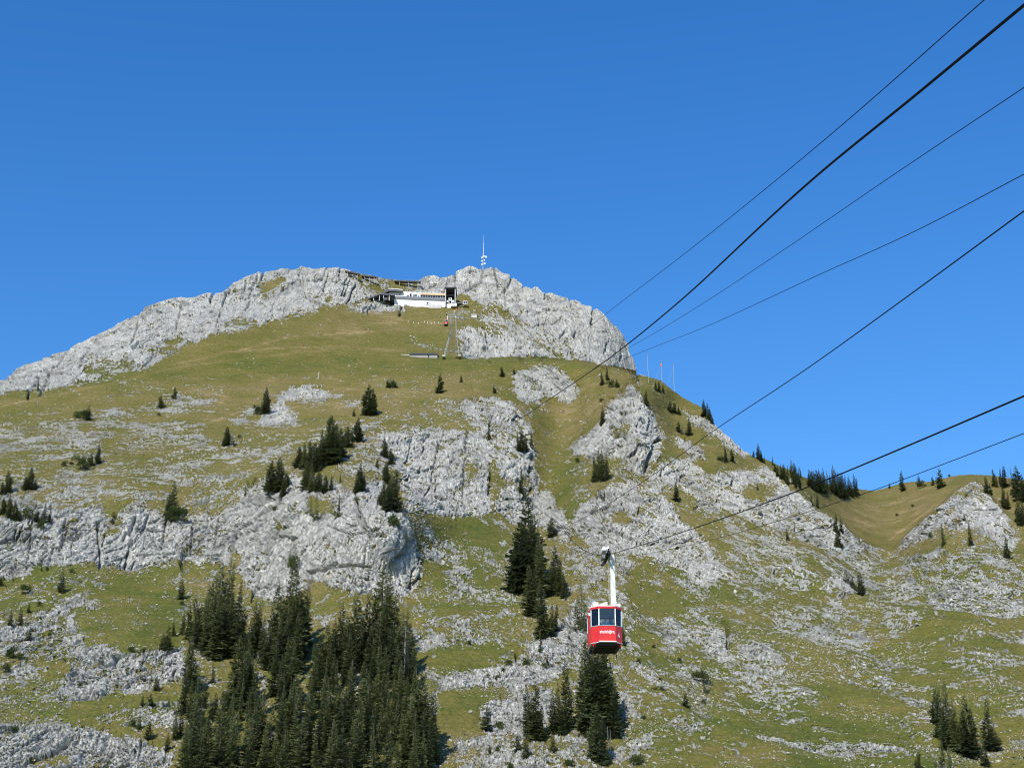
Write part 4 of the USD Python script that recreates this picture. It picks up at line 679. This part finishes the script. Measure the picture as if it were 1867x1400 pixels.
# ------------------------------------------------------------------ the cable cars
red = usdkit.material(stage, '/World/Looks/red_paint', {'tc': ('texture_coordinate', {}), 'n': ('noise_texture', {'scale': 2.0, 'detail': 5.0}), 'r': ('rgb_ramp', {'ramp': [(.3, (.58, .014, .010)), (.7, (.72, .024, .018))]}),
    'p': ('principled_bsdf', {'roughness': .45, 'coat_weight': .2, 'coat_roughness': .15})}, [('tc.object', 'n.vector'), ('n.fac', 'r.fac'), ('r.color', 'p.base_color')], surface='p.BSDF')
cream = plain('cream_paint', (.68, .66, .57), .5, scale=1.2); white_p = plain('white_paint', (.80, .80, .78), .5); grey_p = plain('light_grey_trim', (.45, .46, .48), .5)
under = plain('black_underframe', (.018, .018, .018), .7); rubber = plain('black_rubber', (.02, .02, .02), .8); lettering = plain('white_lettering', (.82, .82, .82), .5, noise=.02)
glass = usdkit.material(stage, '/World/Looks/tinted_pane', {'f': ('fresnel', {'IOR': 1.5}), 't': ('transparent_bsdf', {'color': (.82, .85, .88)}), 'g': ('glossy_bsdf', {'roughness': .02, 'color': (1, 1, 1)}), 'm': ('mix_closure', {})},
    [('f.fac', 'm.fac'), ('t.BSDF', 'm.closure1'), ('g.BSDF', 'm.closure2')], surface='m.closure')
PLAN = np.array([(-.58, -1.85), (.58, -1.85), (1.08, -1.32), (1.08, 1.32), (.58, 1.85), (-.58, 1.85), (-1.08, 1.32), (-1.08, -1.32)])
def grown(d): return [tuple(c) for c in np.array(Polygon(PLAN).buffer(d, join_style=2).exterior.coords)[:-1][::-1]]
ROPE_Z, ROPE_X = 6.55, .30
def cable_car(name, label, hang, rotz, number, group):
    base = np.array(hang) - [ROPE_X * math.cos(rotz), ROPE_X * math.sin(rotz), ROPE_Z]
    t = thing(name, label, 'cable car', base, rotz, group)
    shell = prism_xy(grown(0), 0.02, 1.15, grown(-.05)); body = obj('body', shell, red, t, label='red lower half of the cabin')
    obj('sill_strip', prism_xy(grown(.012), 1.13, 1.17, grown(-.06)), grey_p, body)
    obj('floor', prism_xy(grown(-.052), .02, .09), under, t)
    # front letters and number
    txt = meshkit.text_mesh('stockh@rn.', .20, .006, True); w = txt.bounds[1][0] - txt.bounds[0][0]; txt.apply_translation([-txt.bounds[0][0], 0, 0]); txt.vertices[:, 0] *= 1.06 / w
    v = txt.vertices.copy(); txt.vertices = np.c_[v[:, 0] - .53, -1.852 - v[:, 2], v[:, 1] + .62]; txt.fix_normals(); obj('lettering', txt, lettering, body)
    if number:
        nm = meshkit.text_mesh(number, .30, .006, True); nm.apply_translation([-nm.bounds.mean(0)[0], 0, 0]); v = nm.vertices
        d = PLAN[2] - PLAN[1]; d /= np.linalg.norm(d); o = np.array([d[1], -d[0]]); c = PLAN[1] * .52 + PLAN[2] * .48
        nm.vertices = np.c_[c[0] + d[0] * v[:, 0] + o[0] * (v[:, 2] + .003), c[1] + d[1] * v[:, 0] + o[1] * (v[:, 2] + .003), v[:, 1] + .36]; nm.fix_normals(); obj('number', nm, lettering, body)
    for sy in (-1, 1): obj('bumper', box(-.60, .60, sy * 1.90 - .05, sy * 1.90 + .05, .0, .075), white_p, t)
    obj('lower_rim', prism_xy(grown(.02), -.04, .02, grown(-.1)), grey_p, body)
    # window posts and panes
    for k in range(8):
        a, b = PLAN[k], PLAN[(k + 1) % 8]; n = np.array([b[1] - a[1], a[0] - b[0]]); n /= np.linalg.norm(n); d = (b - a) / np.linalg.norm(b - a)
        c = np.array(PLAN[k]) * .985; wdt = .055
        obj('window_post', trimesh.creation.box([wdt * 1.5, wdt * 1.5, 1.17], trimesh.transformations.translation_matrix([c[0], c[1], 1.755])), white_p if k in (0, 1, 4, 5) else grey_p, t)
        p, q_ = a + d * .06 - n * .02, b - d * .06 - n * .02
        obj('pane', prism_xy([tuple(p), tuple(q_), tuple(q_ - n * .012), tuple(p - n * .012)], 1.18, 2.34), glass, t)
        if k in (2, 6):
            for f_ in (.33, .66):
                c = a + (b - a) * f_; obj('window_post', box(c[0] - .03, c[0] + .03, c[1] - .03, c[1] + .03, 1.17, 2.34), grey_p, t)
    obj('window_bar', rod([-.54, -1.80, 1.98], [.54, -1.80, 1.98], .012), galv_dark, t)
    obj('roof_rim', prism_xy(grown(.03), 2.34, 2.48, grown(-.08)), red, t)
    roof = obj('roof', prism_xy(grown(.0), 2.40, 2.56), cream, t)
    obj('roof_hatch', cat(prism_xz([(-1.0, 2.56), (.15, 2.56), (.15, 3.02), (-.15, 2.95), (-.50, 2.80), (-1.0, 2.74)], -.9, .9)), cream, roof)
    obj('roof_box', box(-.95, -.55, -1.5, -1.0, 2.56, 2.86), cream, roof); obj('roof_box', box(.72, 1.0, -1.45, -1.1, 2.56, 2.76), cream, roof)
    rl = [rod([x, y, 2.55], [x, y, 3.06], .016) for x in (-.95, -.05) for y in (-1.25, 1.25)] + [rod([-1.02, y, 3.06], [-.0, y, 3.06], .028) for y in (-1.25, 1.25)] + [rod([-.95, -1.25, 3.06], [-.95, 1.25, 3.06], .02), rod([-.95, -1.25, 2.82], [-.05, -1.25, 2.82], .014)]
    obj('roof_railing', cat(*rl), galv, t)
    # hanger arm
    arm = prism_xz([(.36, 2.56), (1.04, 2.56), (.95, 2.72), (.87, 3.0), (.84, 3.5), (.82, 4.4), (.78, 6.30), (.75, 6.63), (.48, 6.63), (.47, 6.25), (.48, 4.4), (.48, 3.2), (.44, 2.8)], -.20, .20)
    obj('hanger_arm', arm, cream, t)
    obj('ladder', cat(*([rod([.38, y, 2.6], [.38, y, 6.35], .014) for y in (-.12, .12)] + [rod([.38, -.12, z], [.38, .12, z], .010) for z in np.arange(2.8, 6.3, .3)])), plain_ladder, t)
    # carriage with wheels on the rope
    car = obj('carriage', cat(box(ROPE_X - .20, ROPE_X - .12, -1.15, 1.15, 6.47, 6.73), box(ROPE_X + .12, ROPE_X + .20, -1.15, 1.15, 6.47, 6.73), box(ROPE_X - .2, .76, -.16, .16, 6.45, 6.66), box(ROPE_X - .42, ROPE_X - .2, -.5, .4, 6.25, 6.5)), galv_dark, t)
    for y in (-.95, -.57, -.19, .19, .57, .95):
        wh = trimesh.creation.cylinder(.13, .10, sections=16); wh.apply_transform(trimesh.transformations.rotation_matrix(np.pi / 2, [0, 1, 0])); wh.apply_translation([ROPE_X, y, ROPE_Z + .15]); obj('wheel', wh, rubber, car)
    obj('carriage_cover', box(ROPE_X - .42, ROPE_X + .06, -.75, .55, 6.76, 6.98), white_p, car)
    obj('brake_arm', cat(prism_xz([(x_ + .28, z_ + .25) for x_, z_ in ((-.45, 5.62), (-.30, 5.55), (-.05, 5.78), (.10, 6.2), (-.12, 6.2), (-.2, 5.9))], -.14, .14)), rubber, car)
    hp = [np.array([.80 + .10 * math.sin(a_), -.05, 6.35 + .28 * math.cos(a_)]) for a_ in np.linspace(-.6, math.pi + .4, 12)]
    obj('cable_loop', path_tube(hp, .022, 5), rubber, car)
    # underframe
    obj('underframe', cat(prism_xy(grown(-.10), -.16, -.04), *[box(-.95, .95, y - .05, y + .05, -.24, -.16) for y in (-1.2, -.4, .4, 1.2)], *[box(x - .04, x + .04, -1.5, 1.5, -.26, -.16) for x in (-.8, .8)]), under, t)
    for sx in (-1, 1):
        for y in (-1.38, 1.38): obj('skid', cat(rod([sx * .92, y, -.04], [sx * .98, y * .98, -.48], .035), rod([sx * .98, y * .98 - .15, -.48], [sx * .98, y * .98 + .15, -.48], .04)), under, t)
        obj('guide_hook', cat(rod([sx * .70, -1.62, -.04], [sx * 1.0, -1.40, -.16], .04), rod([sx * 1.0, -1.40, -.16], [sx * .9, -1.52, -.24], .03)), red, t)
    obj('side_door', box(-1.115, -1.082, -.55, .55, .10, 2.3), red, t); obj('side_mirror', cat(box(-1.22, -1.10, -1.2, -1.1, 1.95, 2.15), rod([-1.08, -1.2, 2.45], [-1.20, -1.2, 2.55], .03)), white_p, t)
    return base
plain_ladder = plain('tan_ladder', (.42, .36, .22), .6)
yaw = math.atan2(xlane - TR[0], TR[1]) * 1.0
b4 = cable_car('cable_car', 'red cable car with number four, hanging large in front of the slope', CAR, yaw, '4', 'cable cars')
for (x, y, rz, sz, jk, tr, lab, hd) in [(-.05, -1.15, 0.2, 1.70, 'white', 'navy', 'person in pale jacket at the middle of the cabin front window', ((-.26, -.22, 1.12), (.26, -.25, 1.15))),
                                    (.38, -1.20, -.3, 1.62, 'turquoise', 'black', 'person in turquoise jacket right in the cabin front window', ((-.24, -.28, 1.15), (.26, -.12, 1.0))),
                                    (-.62, -.95, .5, 1.76, 'navy', 'khaki', 'person in dark jacket at the left corner window of the cabin', ((-.25, -.1, .98), (.25, -.2, 1.1)))]:
    c, s = math.cos(yaw), math.sin(yaw)
    figure('person', lab, b4 + [x * c - y * s, x * s + y * c, .092], rz, jk, tr, 'passengers in the cable car', .05, hd, sz)
CAR2 = pt(814.6, 573.0, 829.0)
cable_car('cable_car', 'tiny red cable car beside the tower below the summit station', CAR2, yaw, None, 'cable cars')

# ------------------------------------------------------------------ support tower on the shelf
conc = plain('pale_concrete', (.52, .51, .48), .85, scale=.6)
TD = 835.0
tw0 = ground_at(823, 653); org = np.array([tw0[0], TD, tw0[2]])
tower = thing('support_tower', 'grey lattice tramway tower standing on two white footings beside the barn', 'tower', org)
def T(px, py, dy=0.0): return pt(px, py, TD) + [0, dy, 0] - org
for a_, m_, b_, c_ in (((809.6, 651.5), (820.5, 610), (822.6, 601), (822.6, 576)), ((837.8, 651.5), (833.6, 622), (831.6, 601), (831.6, 576))):
    for dy in (-1.6, 1.6):
        obj('leg', cat(rod(T(*a_, dy * 1.5), T(*m_, dy), .17), rod(T(*m_, dy), T(*b_, dy), .16), rod(T(*b_, dy), T(*c_, dy), .15)), galv, tower)
for (l, r) in (((811.6, 643.5), (836.6, 643.5)), ((814.5, 632), (835, 632)), ((817.8, 620), (833.4, 620)), ((820.6, 610), (832.4, 610)), ((822.4, 601), (831.6, 601)), ((822.6, 591), (831.6, 591))):
    obj('brace', cat(*[rod(T(*l, dy), T(*r, dy), .06) for dy in (-1.7, 1.7)] + [rod(T(*l, -1.7), T(*l, 1.7), .05), rod(T(*r, -1.7), T(*r, 1.7), .05)]), galv_dark, tower)
for (l, r) in (((811.6, 643.5), (835, 632)), ((836.6, 643.5), (814.5, 632)), ((814.5, 632), (833.4, 620)), ((835, 632), (817.8, 620)), ((817.8, 620), (832.4, 610)), ((833.4, 620), (820.6, 610)), ((820.6, 610), (831.6, 601)), ((832.4, 610), (822.4, 601))):
    obj('diagonal', cat(*[rod(T(*l, dy), T(*r, dy), .05) for dy in (-1.7, 1.7)]), galv_dark, tower)
arm_ = obj('cross_arm', cat(*[rod(T(815.5, 576.2, dy), T(845.5, 577.2, dy), .14) for dy in (-1.6, 1.6)] + [rod(T(816.5, 580.6, dy), T(838, 581.0, dy), .10) for dy in (-1.6, 1.6)] + [rod(T(x, 576.5, -1.6), T(x, 576.5, 1.6), .09) for x in (817, 823, 832, 838, 844)]), galv, tower)
obj('gantry', cat(*[rod(T(817, 570.3, dy), T(839, 570.3, dy), .09) for dy in (-1.4, 1.4)] + [rod(T(a, 576.3, dy), T(b, 569.6, dy), .07) for dy in (-1.4, 1.4) for a, b in ((820, 817), (825, 828.5), (830, 827.5), (836, 839.5))]), galv, arm_)
for x, y, r in ((819.2, 579.6, .38), (831.2, 579.0, .62), (835.4, 580.4, .40), (843, 580.8, .40)):
    obj('rope_saddle', trimesh.creation.icosphere(2, 1.0).apply_scale([r * 1.25, r * 2.2, r]).apply_translation(T(x, y)), white_p, arm_)
obj('top_lamp', cat(rod(T(829, 570), T(829, 567.5), .08), trimesh.creation.icosphere(1, .34).apply_translation(T(829, 567.5))), white_p, tower)
for x in (809.5, 837.9):
    g = ground_at(x, 653.5); c = T(x, 652.8); zb = g[2] - org[2] - 1.2
    obj('footing', box(c[0] - .85, c[0] + .85, -3.2, 3.2, zb, T(x, 650.8)[2]), conc, tower)
g = ground_at(832, 566.5); fl = thing('signal_board', 'orange signal board on a short post above the tower', 'sign', g)
obj('post', rod([0, 0, -.4], [0, 0, .6], .06), galv, fl); obj('board', box(-.45, .45, -.06, .06, .55, 1.35), plain('orange_paint', (.75, .16, .05), .6), fl)

# ------------------------------------------------------------------ summit station and restaurant
plaster = plain('white_plaster', (.78, .77, .74), .8, scale=.4, noise=.06); dark_metal = plain('dark_roof_sheet', (.060, .060, .070), .5); slate = plain('grey_cladding', (.16, .165, .18), .7, scale=.8)
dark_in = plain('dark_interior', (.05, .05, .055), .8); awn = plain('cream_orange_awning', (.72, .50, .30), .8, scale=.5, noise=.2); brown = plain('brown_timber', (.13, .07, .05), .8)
win = usdkit.material(stage, '/World/Looks/dark_window', {'p': ('principled_bsdf', {'base_color': (.02, .022, .028), 'roughness': .08})}, [], surface='p.BSDF')
BD = 945.5; borg = pt(765, 556, BD)
st = thing('summit_station', 'long white mountain restaurant and cable car station below the summit', 'building', borg)
def bx(px): return float(pt(px, 545, BD)[0] - borg[0])
def bz(py): return float(pt(765, py, BD)[2] - borg[2])
def poly(name, pts, y0, y1, mat, par=st, label=None): return obj(name, prism_xz([(bx(a), bz(b)) for a, b in pts], y0, y1), mat, par, label=label)
def bb(name, x0, y0, x1, y1, d0, d1, mat, par=st, label=None): return obj(name, box(bx(x0), bx(x1), d0, d1, bz(y1), bz(y0)), mat, par, label=label)
lw = poly('lower_wall', [(719, 544), (812, 547.5), (812, 562), (760, 562), (745, 560), (719, 556)], .7, 18, plaster)
bb('door', 778, 550.5, 781, 553.5, 0.55, .8, win, lw); bb('vent', 783, 551.8, 785, 553.2, 0.55, .8, win, lw); bb('ledge', 776, 555.3, 791, 556.0, 0.4, .9, slate, lw)
bb('terrace_block', 782.5, 557, 805, 563.5, -1.5, 2.2, conc)
poly('balcony_front', [(694, 538.8), (750, 540.6), (812, 543.2), (812, 548), (765, 546.2), (720, 544.2), (700, 541.5)], .25, 14, slate)
up = poly('upper_storey', [(709.5, 532.5), (732, 530.9), (766, 532.6), (766, 541.0), (709.5, 538.9)], .6, 14, plaster)
for a_, b_ in ((711.5, 714.5), (716.8, 719.8), (722, 725), (727.2, 730)): f_ = bb('window', a_ - .4, 535.6, b_ + .4, 538.2, .45, .7, white_p, up); bb('pane', a_, 535.9, b_, 537.9, .38, .5, win, f_)
bb('door', 747.3, 534.8, 750, 540.0, .4, .7, win, up); bb('vent', 742, 538, 745, 539.5, .4, .7, win, up)
for k in range(4): f_ = bb('window', 752 + 2.1 * k, 536, 753.9 + 2.1 * k, 540, .45, .7, white_p, up); bb('pane', 752.25 + 2.1 * k, 536.4, 753.65 + 2.1 * k, 539.8, .38, .5, win, f_)
bb('vent', 761.5, 538.8, 764, 540.2, .4, .7, win, up)
tr_ = poly('terrace_room', [(766, 533), (812, 534.6), (812, 543.2), (766, 541)], .9, 14, plaster, label='glazed terrace room under cream awnings')
for k in range(10):
    a_ = 766.3 + 4.55 * k; y = .035 * (a_ - 766)
    f_ = bb('window', a_, 537.6 + y, a_ + 4.2, 541.2 + y, 0.65, 1.0, white_p, tr_); bb('pane', a_ + .35, 538.0 + y, a_ + 3.9, 540.9 + y, 0.58, .7, win, f_)
for k in range(7):
    a_ = 766.2 + 6.5 * k; y = .035 * (a_ - 766)
    obj('awning', prism_xz([(bx(a_), bz(534.2 + y)), (bx(a_ + 6.3), bz(534.4 + y)), (bx(a_ + 6.3), bz(537.4 + y)), (bx(a_), bz(537.2 + y))], -.1, 0.9), awn, tr_)
rl = [rod([bx(x), 1.2, bz(534 + .035 * (x - 766))], [bx(x), 1.2, bz(529.6 + .035 * (x - 766))], .06) for x in np.arange(767, 812, 4.4)] + [rod([bx(766), 1.2, bz(530.6)], [bx(812), 1.2, bz(532.2)], .05), rod([bx(766), 1.2, bz(532.0)], [bx(812), 1.2, bz(533.6)], .04)]
obj('roof_railing', cat(*rl), white_p, st)
poly('side_roof', [(696, 534.2), (708.5, 528.2), (733.5, 530.4), (733.5, 533.4), (708.5, 532.4), (699, 536.6)], -1.4, 12, dark_metal)
poly('roof_edge', [(708, 527.2), (733.5, 529.4), (733.5, 530.4), (708, 528.2)], -1.6, 12, white_p)
poly('balcony_rail', [(694, 537.2), (709.5, 537.8), (709.5, 539.2), (694, 538.6)], -.9, -.5, white_p)
poly('carport_roof', [(669.5, 549), (694, 538.4), (720, 540.4), (720, 543.2), (694, 541.2), (671.5, 550)], -4.0, 10, dark_metal)
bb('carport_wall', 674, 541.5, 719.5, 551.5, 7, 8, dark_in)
for x in (682.3, 692.3, 700.2, 710.3): bb('post', x - .45, 541 + max(0, (694 - x) * .4), x + .45, 551.5, -3.4, -2.9, white_p)
obj('boat_hull', prism_xz([(bx(699), bz(548.6)), (bx(708.6), bz(548.6)), (bx(707.4), bz(551)), (bx(704.5), bz(552.6)), (bx(702), bz(552.6)), (bx(699.8), bz(551))], -5.2, -3.8), dark_metal, st)
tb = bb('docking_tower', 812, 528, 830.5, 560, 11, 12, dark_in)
bb('tower_wall', 811.6, 527.5, 813.0, 561, -1.8, 12, conc); bb('tower_wall', 829.3, 527.5, 830.6, 561, -1.8, 12, conc)
bb('tower_roof', 810.2, 526.0, 832.2, 527.6, -2.6, 12.5, dark_metal); bb('tower_beam', 813.0, 536.2, 829.3, 536.9, 1.5, 2.0, slate)
bb('platform', 822, 556.6, 833.2, 561.5, -3.4, .5, plaster); bb('dock_floor', 813, 554, 829.3, 562, 0, 11, plaster)
for x, y, r in ((815.2, 549.2, .75), (826.3, 549.0, .75)):
    wh = trimesh.creation.cylinder(r, .5, sections=20); wh.apply_transform(trimesh.transformations.rotation_matrix(np.pi / 2, [1, 0, 0])); wh.apply_translation([bx(x), .4, bz(y)]); obj('rope_wheel', wh, white_p, tb)
bb('winch_housing', 818, 542.2, 824, 546.5, .8, 2.8, white_p, tb); bb('winch_window', 819.4, 543.2, 822.4, 544.6, .65, .9, win, tb)
for x in (818.6, 823.4): bb('dock_post', x - .5, 546.5, x + .5, 556, 0, .6, white_p, tb)
bb('annex', 803, 527.2, 811.3, 534.5, 3, 12, brown, label='brown timber annex beside the docking tower'); bb('annex_frame', 803, 526.4, 811.3, 527.2, 2.6, 12.2, white_p)
bb('stair_bridge', 831, 550.8, 844, 552.2, .5, 2, slate)
kk = bb('kiosk', 844, 548.2, 852, 553.6, .5, 3.5, plaster)
for a_ in (845.0, 848.6): bb('window', a_, 549.2, a_ + 2.6, 552.4, .35, .6, win, kk)

for x in (757.2, 768.4):
    g = ground_at(x, 559.5); p_ = thing('marker_post', f'white marker post, {"left" if x < 760 else "right"} one of two below the restaurant wall', 'post', g, group='posts below the restaurant')
    obj('shaft', rod([0, 0, -.5], [0, 0, 1.6], .18), white_p, p_); obj('cap', rod([0, 0, 1.6], [0, 0, 1.8], .22, .1), white_p, p_)
for k, x in enumerate((744, 754, 763, 774, 780, 786, 792, 800)):
    g = ground_at(x, 588.5 + (k % 3)); p_ = thing('fence_post', f'pale fence post, {place_in(k, 8)} on the meadow left of the tower', 'fence post', g, group='fence posts on the upper meadow')
    obj('shaft', rod([0, 0, -.3], [0, 0, 1.1], .13), white_p, p_); obj('tip', rod([0, 0, 1.1], [0, 0, 1.25], .13, .03), white_p, p_)

# hut, barn, post
g = ground_at(864.5, 579.0, .4); s = mpp(864.5, 575, g[1])
hut = thing('stone_hut', 'small pale windowless hut on the slope right of the tower', 'hut', g)
obj('wall', box(-5.2 * s, 5.2 * s, 0, 3.4, -1, 8.4 * s), conc, hut); obj('roof', box(-5.7 * s, 5.6 * s, -.35, 3.8, 8.4 * s, 9.3 * s), plain('hut_roof', (.40, .39, .37), .8), hut); obj('door', box(-1.2, -.2, -.06, .05, .1, 1.9), grey_p, hut)
g = ground_at(772, 651.5, .2); s = mpp(772, 648, g[1]); wz = 7.0 * s
barn = thing('alpine_barn', 'long low grey barn with dark roof on the green shelf', 'barn', g)
boards = plain('weathered_boards', (.34, .33, .31), .9, scale=1.5, noise=.25); barn_roof = plain('dark_shingle_roof', (.06, .055, .05), .85, scale=2)
for k in range(24):
    x0 = (-25 + 50 * k / 24) * s; x1 = (-25 + 50 * (k + 1) / 24) * s - .05
    if k == 16: continue
    obj('plank', box(x0, x1, -.02 * (k % 3), .12, -1.2, wz - .06 * (k % 2)), boards, barn)
obj('door_opening', box(-25 * s, 25 * s, .13, .3, -1.0, wz), dark_in, barn)
for yy, nm in ((0.2, 'gable'),):
    for x in (-25 * s, 25 * s): obj('gable', trimesh.Trimesh(**trimesh.creation.extrude_polygon(Polygon([(0.0, -1.2), (7.0, -1.2), (7.0, wz), (3.5, wz + 1.9), (0.0, wz)]), .2, engine='earcut').to_dict()).apply_transform(np.array([[0, 0, 1, x - .1], [1, 0, 0, .1], [0, 1, 0, 0], [0, 0, 0, 1.0]])), boards, barn)
for sd in (0, 1):
    y0, y1, z0, z1 = (-.5, 3.6, wz - .22, wz + 2.05) if sd == 0 else (7.7, 3.6, wz - .22, wz + 2.05)
    v = np.array([[-26 * s, y0, z0], [26 * s, y0, z0], [26 * s, y1, z1], [-26 * s, y1, z1]]); v = np.vstack([v, v + [0, 0, .14]])
    m = trimesh.Trimesh(v, [[0, 1, 2], [0, 2, 3], [4, 6, 5], [4, 7, 6], [0, 4, 5], [0, 5, 1], [1, 5, 6], [1, 6, 2], [2, 6, 7], [2, 7, 3], [3, 7, 4], [3, 4, 0]], process=False); m.fix_normals(); obj('roof', m, barn_roof, barn)
g = ground_at(738, 646.5, .3); wl = thing('stone_wall', 'low pale stone wall joining the barn on its left', 'wall', g); wl.SetCustomDataByKey('kind', 'thing')
for k in range(9): obj('stone', trimesh.creation.icosphere(1, 1.0).apply_scale([.75, .5, .45 + .08 * (k % 3)]).apply_translation([-3.6 + .85 * k, .1 * (k % 2), .25 - .02 * k]), stone_mat, wl)
g = ground_at(580, 690.5, .2); s = mpp(580, 685, g[1])
wp = thing('wooden_post', 'lone pale wooden post standing on the meadow left of centre', 'post', g)
obj('shaft', rod([0, 0, -.4], [0, 0, 14.5 * s], .16, .13), plain('pale_wood', (.55, .53, .48), .9), wp); obj('foot', trimesh.creation.icosphere(1, .55).apply_scale([1, 1, .5]), stone_mat, wp); obj('cross_bar', box(-.4, .4, -.14, -.02, 11 * s, 11.6 * s), plain('pale_bar', (.55, .53, .48), .9), wp)

# transmitter mast on the summit
g = ground_at(880, 489.5, .3); s = mpp(880, 470, g[1]) / .93
mast = thing('antenna_mast', 'tall thin white transmitter mast with round dishes on the summit', 'mast', g)
ms = [rod([dx, dy, -1.5], [dx * .6 + 9 * .0, dy * .6, 25 * s], .10) for dx in (-.5, .5) for dy in (-.5, .5)]
for k in range(10):
    z0, z1 = 2.3 * k * s, 2.3 * (k + 1) * s; ms += [rod([-.5, -.5, z0], [.5, -.5, z1], .05), rod([.5, .5, z0], [-.5, .5, z1], .05), rod([-.5, .5, z0], [-.5, -.5, z1], .05), rod([.5, -.5, z0], [.5, .5, z1], .05)]
obj('lattice_shaft', cat(*ms), galv, mast); obj('upper_tube', rod([0, 0, 24 * s], [.35, 0, 50 * s], .19, .13, 8), white_p, mast); obj('antenna_tip', rod([.35, 0, 50 * s], [.45, 0, 64 * s], .09, .05, 6), white_p, mast)
obj('strut', rod([-5.2 * s, -.2, 2.5 * s], [0, 0, 10 * s], .12), galv_dark, mast)
for dx, dz, r in ((1.6, 24.6, .60), (5.0, 23.4, .78), (-1.6, 22.2, .55), (2.4, 17.6, .55), (-1.6, 15.8, .55), (2.9, 11.2, .72), (-1.5, 9.6, .58)):
    d_ = trimesh.creation.icosphere(2, 1.0).apply_scale([r, .35 * r, r]).apply_translation([dx * s, -.7, dz * s]); a_ = obj('dish_antenna', d_, white_p, mast); obj('bracket', rod([0, 0, dz * s], [dx * s, -.6, dz * s], .06), galv, a_)

# three guyed masts on the right shoulder
for k, (x, b, t_, gx_, gy_, which) in enumerate(((1182.4, 697.5, 647.5, 1166, 691.5, 'leftmost'), (1207.2, 699.5, 660, 1191.5, 700.5, 'middle'), (1228.8, 715.5, 665.5, 1216, 706, 'rightmost'))):
    g = ground_at(x, b, .2); h = (b - t_) * mpp(x, 680, g[1]) / .93; gf = ground_at(gx_, max(gy_, np.interp(gx_, COLS, sky_y) + 1.5)) - g
    m_ = thing('guyed_mast', f'slim grey measuring mast with stay, {which} of three on the right shoulder', 'mast', g, group='masts on the right shoulder')
    obj('pole', rod([0, 0, -.8], [0, 0, h], .10, .075, 8), galv, m_); obj('stay', cat(rod([-.1, 0, h * .93], gf, .035, .035, 5)), galv, m_)
    obj('second_leg', rod([-.15, .1, h * .88], [-1.3, 2.0, -.6], .05), galv_dark, m_)
    obj('rung', cat(*[rod([0, 0, h * f_], [-1.3 * (1 - f_), 2.0 * (1 - f_), h * f_], .05) for f_ in (.2, .36, .52, .68)]), galv_dark, m_)
    obj('head', cat(box(-.30, .32, -.2, .2, h, h + .45), rod([.1, 0, h + .4], [.1, 0, h + .9], .10)), galv_dark, m_)
    if k == 1: obj('warning_board', box(-.75, .15, -.3, -.18, h - 2.4, h - 1.2), plain('red_orange_board', (.62, .13, .07), .6), m_)

# viewing platforms on the ridge and the people on them
timber = plain('dark_deck_timber', (.085, .072, .062), .85)
for k, (x0, y0, x1, y1, lab) in enumerate(((629, 493.2, 655, 499.0, 'dark viewing platform with railing, left end of the summit ridge path'), (659, 501.8, 686, 504.2, 'dark railed walkway section, middle piece of the summit ridge path'), (719, 511.2, 767, 513.0, 'long dark railed walkway on the saddle left of the summit'))):
    ga, gb = ground_at(x0, y0 + 4), ground_at(x1, y1 + 4); D = min(ga[1], gb[1]) - 2.5
    A_, B_ = pt(x0, y0, D), pt(x1, y1, D); pf = thing('viewing_platform', lab, 'platform', A_, group='viewing platforms on the ridge'); V_ = B_ - A_
    def slab(za, zb, ya, yb): return trimesh.Trimesh([[0, ya, za], [0, yb, za], [0, yb, zb], [0, ya, zb], V_ + [0, ya, za], V_ + [0, yb, za], V_ + [0, yb, zb], V_ + [0, ya, zb]], [[0, 2, 1], [0, 3, 2], [4, 5, 6], [4, 6, 7], [0, 1, 5], [0, 5, 4], [2, 3, 7], [2, 7, 6], [1, 2, 6], [1, 6, 5], [0, 4, 7], [0, 7, 3]], process=False)
    obj('deck', slab(-.60, .12, 0, 3), timber, pf); n_ = max(3, int(np.linalg.norm(V_) / 1.6))
    rail = obj('railing', cat(*[rod(V_ * f_ + [0, .1, .1], V_ * f_ + [0, .1, 1.15], .045, n=4) for f_ in np.linspace(0, 1, n_)] + [rod([0, .1, 1.15], V_ + [0, .1, 1.15], .04, n=4), rod([0, .1, .65], V_ + [0, .1, .65], .03, n=4)]), galv, pf)
    for f_ in np.linspace(.2, .9, 3 if k else 2): obj('support_post', rod(V_ * f_ + [0, .3, -.9], V_ * f_ + [0, 1.2, -4.5], .14), conc, pf)
    for j, f_ in enumerate(((.55, .70, .9), (.35, .75), (.3, .75))[k]):
        figure('person', f'tiny {("person in black", "person in navy", "person in khaki")[j]} standing on the {("left platform", "middle walkway", "long walkway")[k]} of the summit ridge', A_ + V_ * f_ + [0, 1.5, .13], .4 * j, ('black', 'navy', 'khaki')[j], ('navy', 'black', 'black')[j], 'visitors on the ridge', .08)
for x, y, jk, tr_c, where in ((553, 633, 'red', 'black', 'in red, first of the hikers on the upper meadow path'), (557.5, 633.2, 'navy', 'navy', 'in navy just behind the red hiker on the path'), (575.5, 633.5, 'black', 'khaki', 'in black walking alone on the meadow path'), (580, 611.5, 'white', 'navy', 'in white on the higher meadow traverse'), (585, 611.8, 'green', 'black', 'in green on the higher meadow traverse'), (666, 603.2, 'navy', 'black', 'in navy, left of two below the restaurant'), (672, 603.8, 'white', 'navy', 'in white, right of two below the restaurant')):
    figure('person', 'tiny hiker ' + where, ground_at(x, y, .05), 1.2, jk, tr_c, 'hikers on the upper meadow', .2)
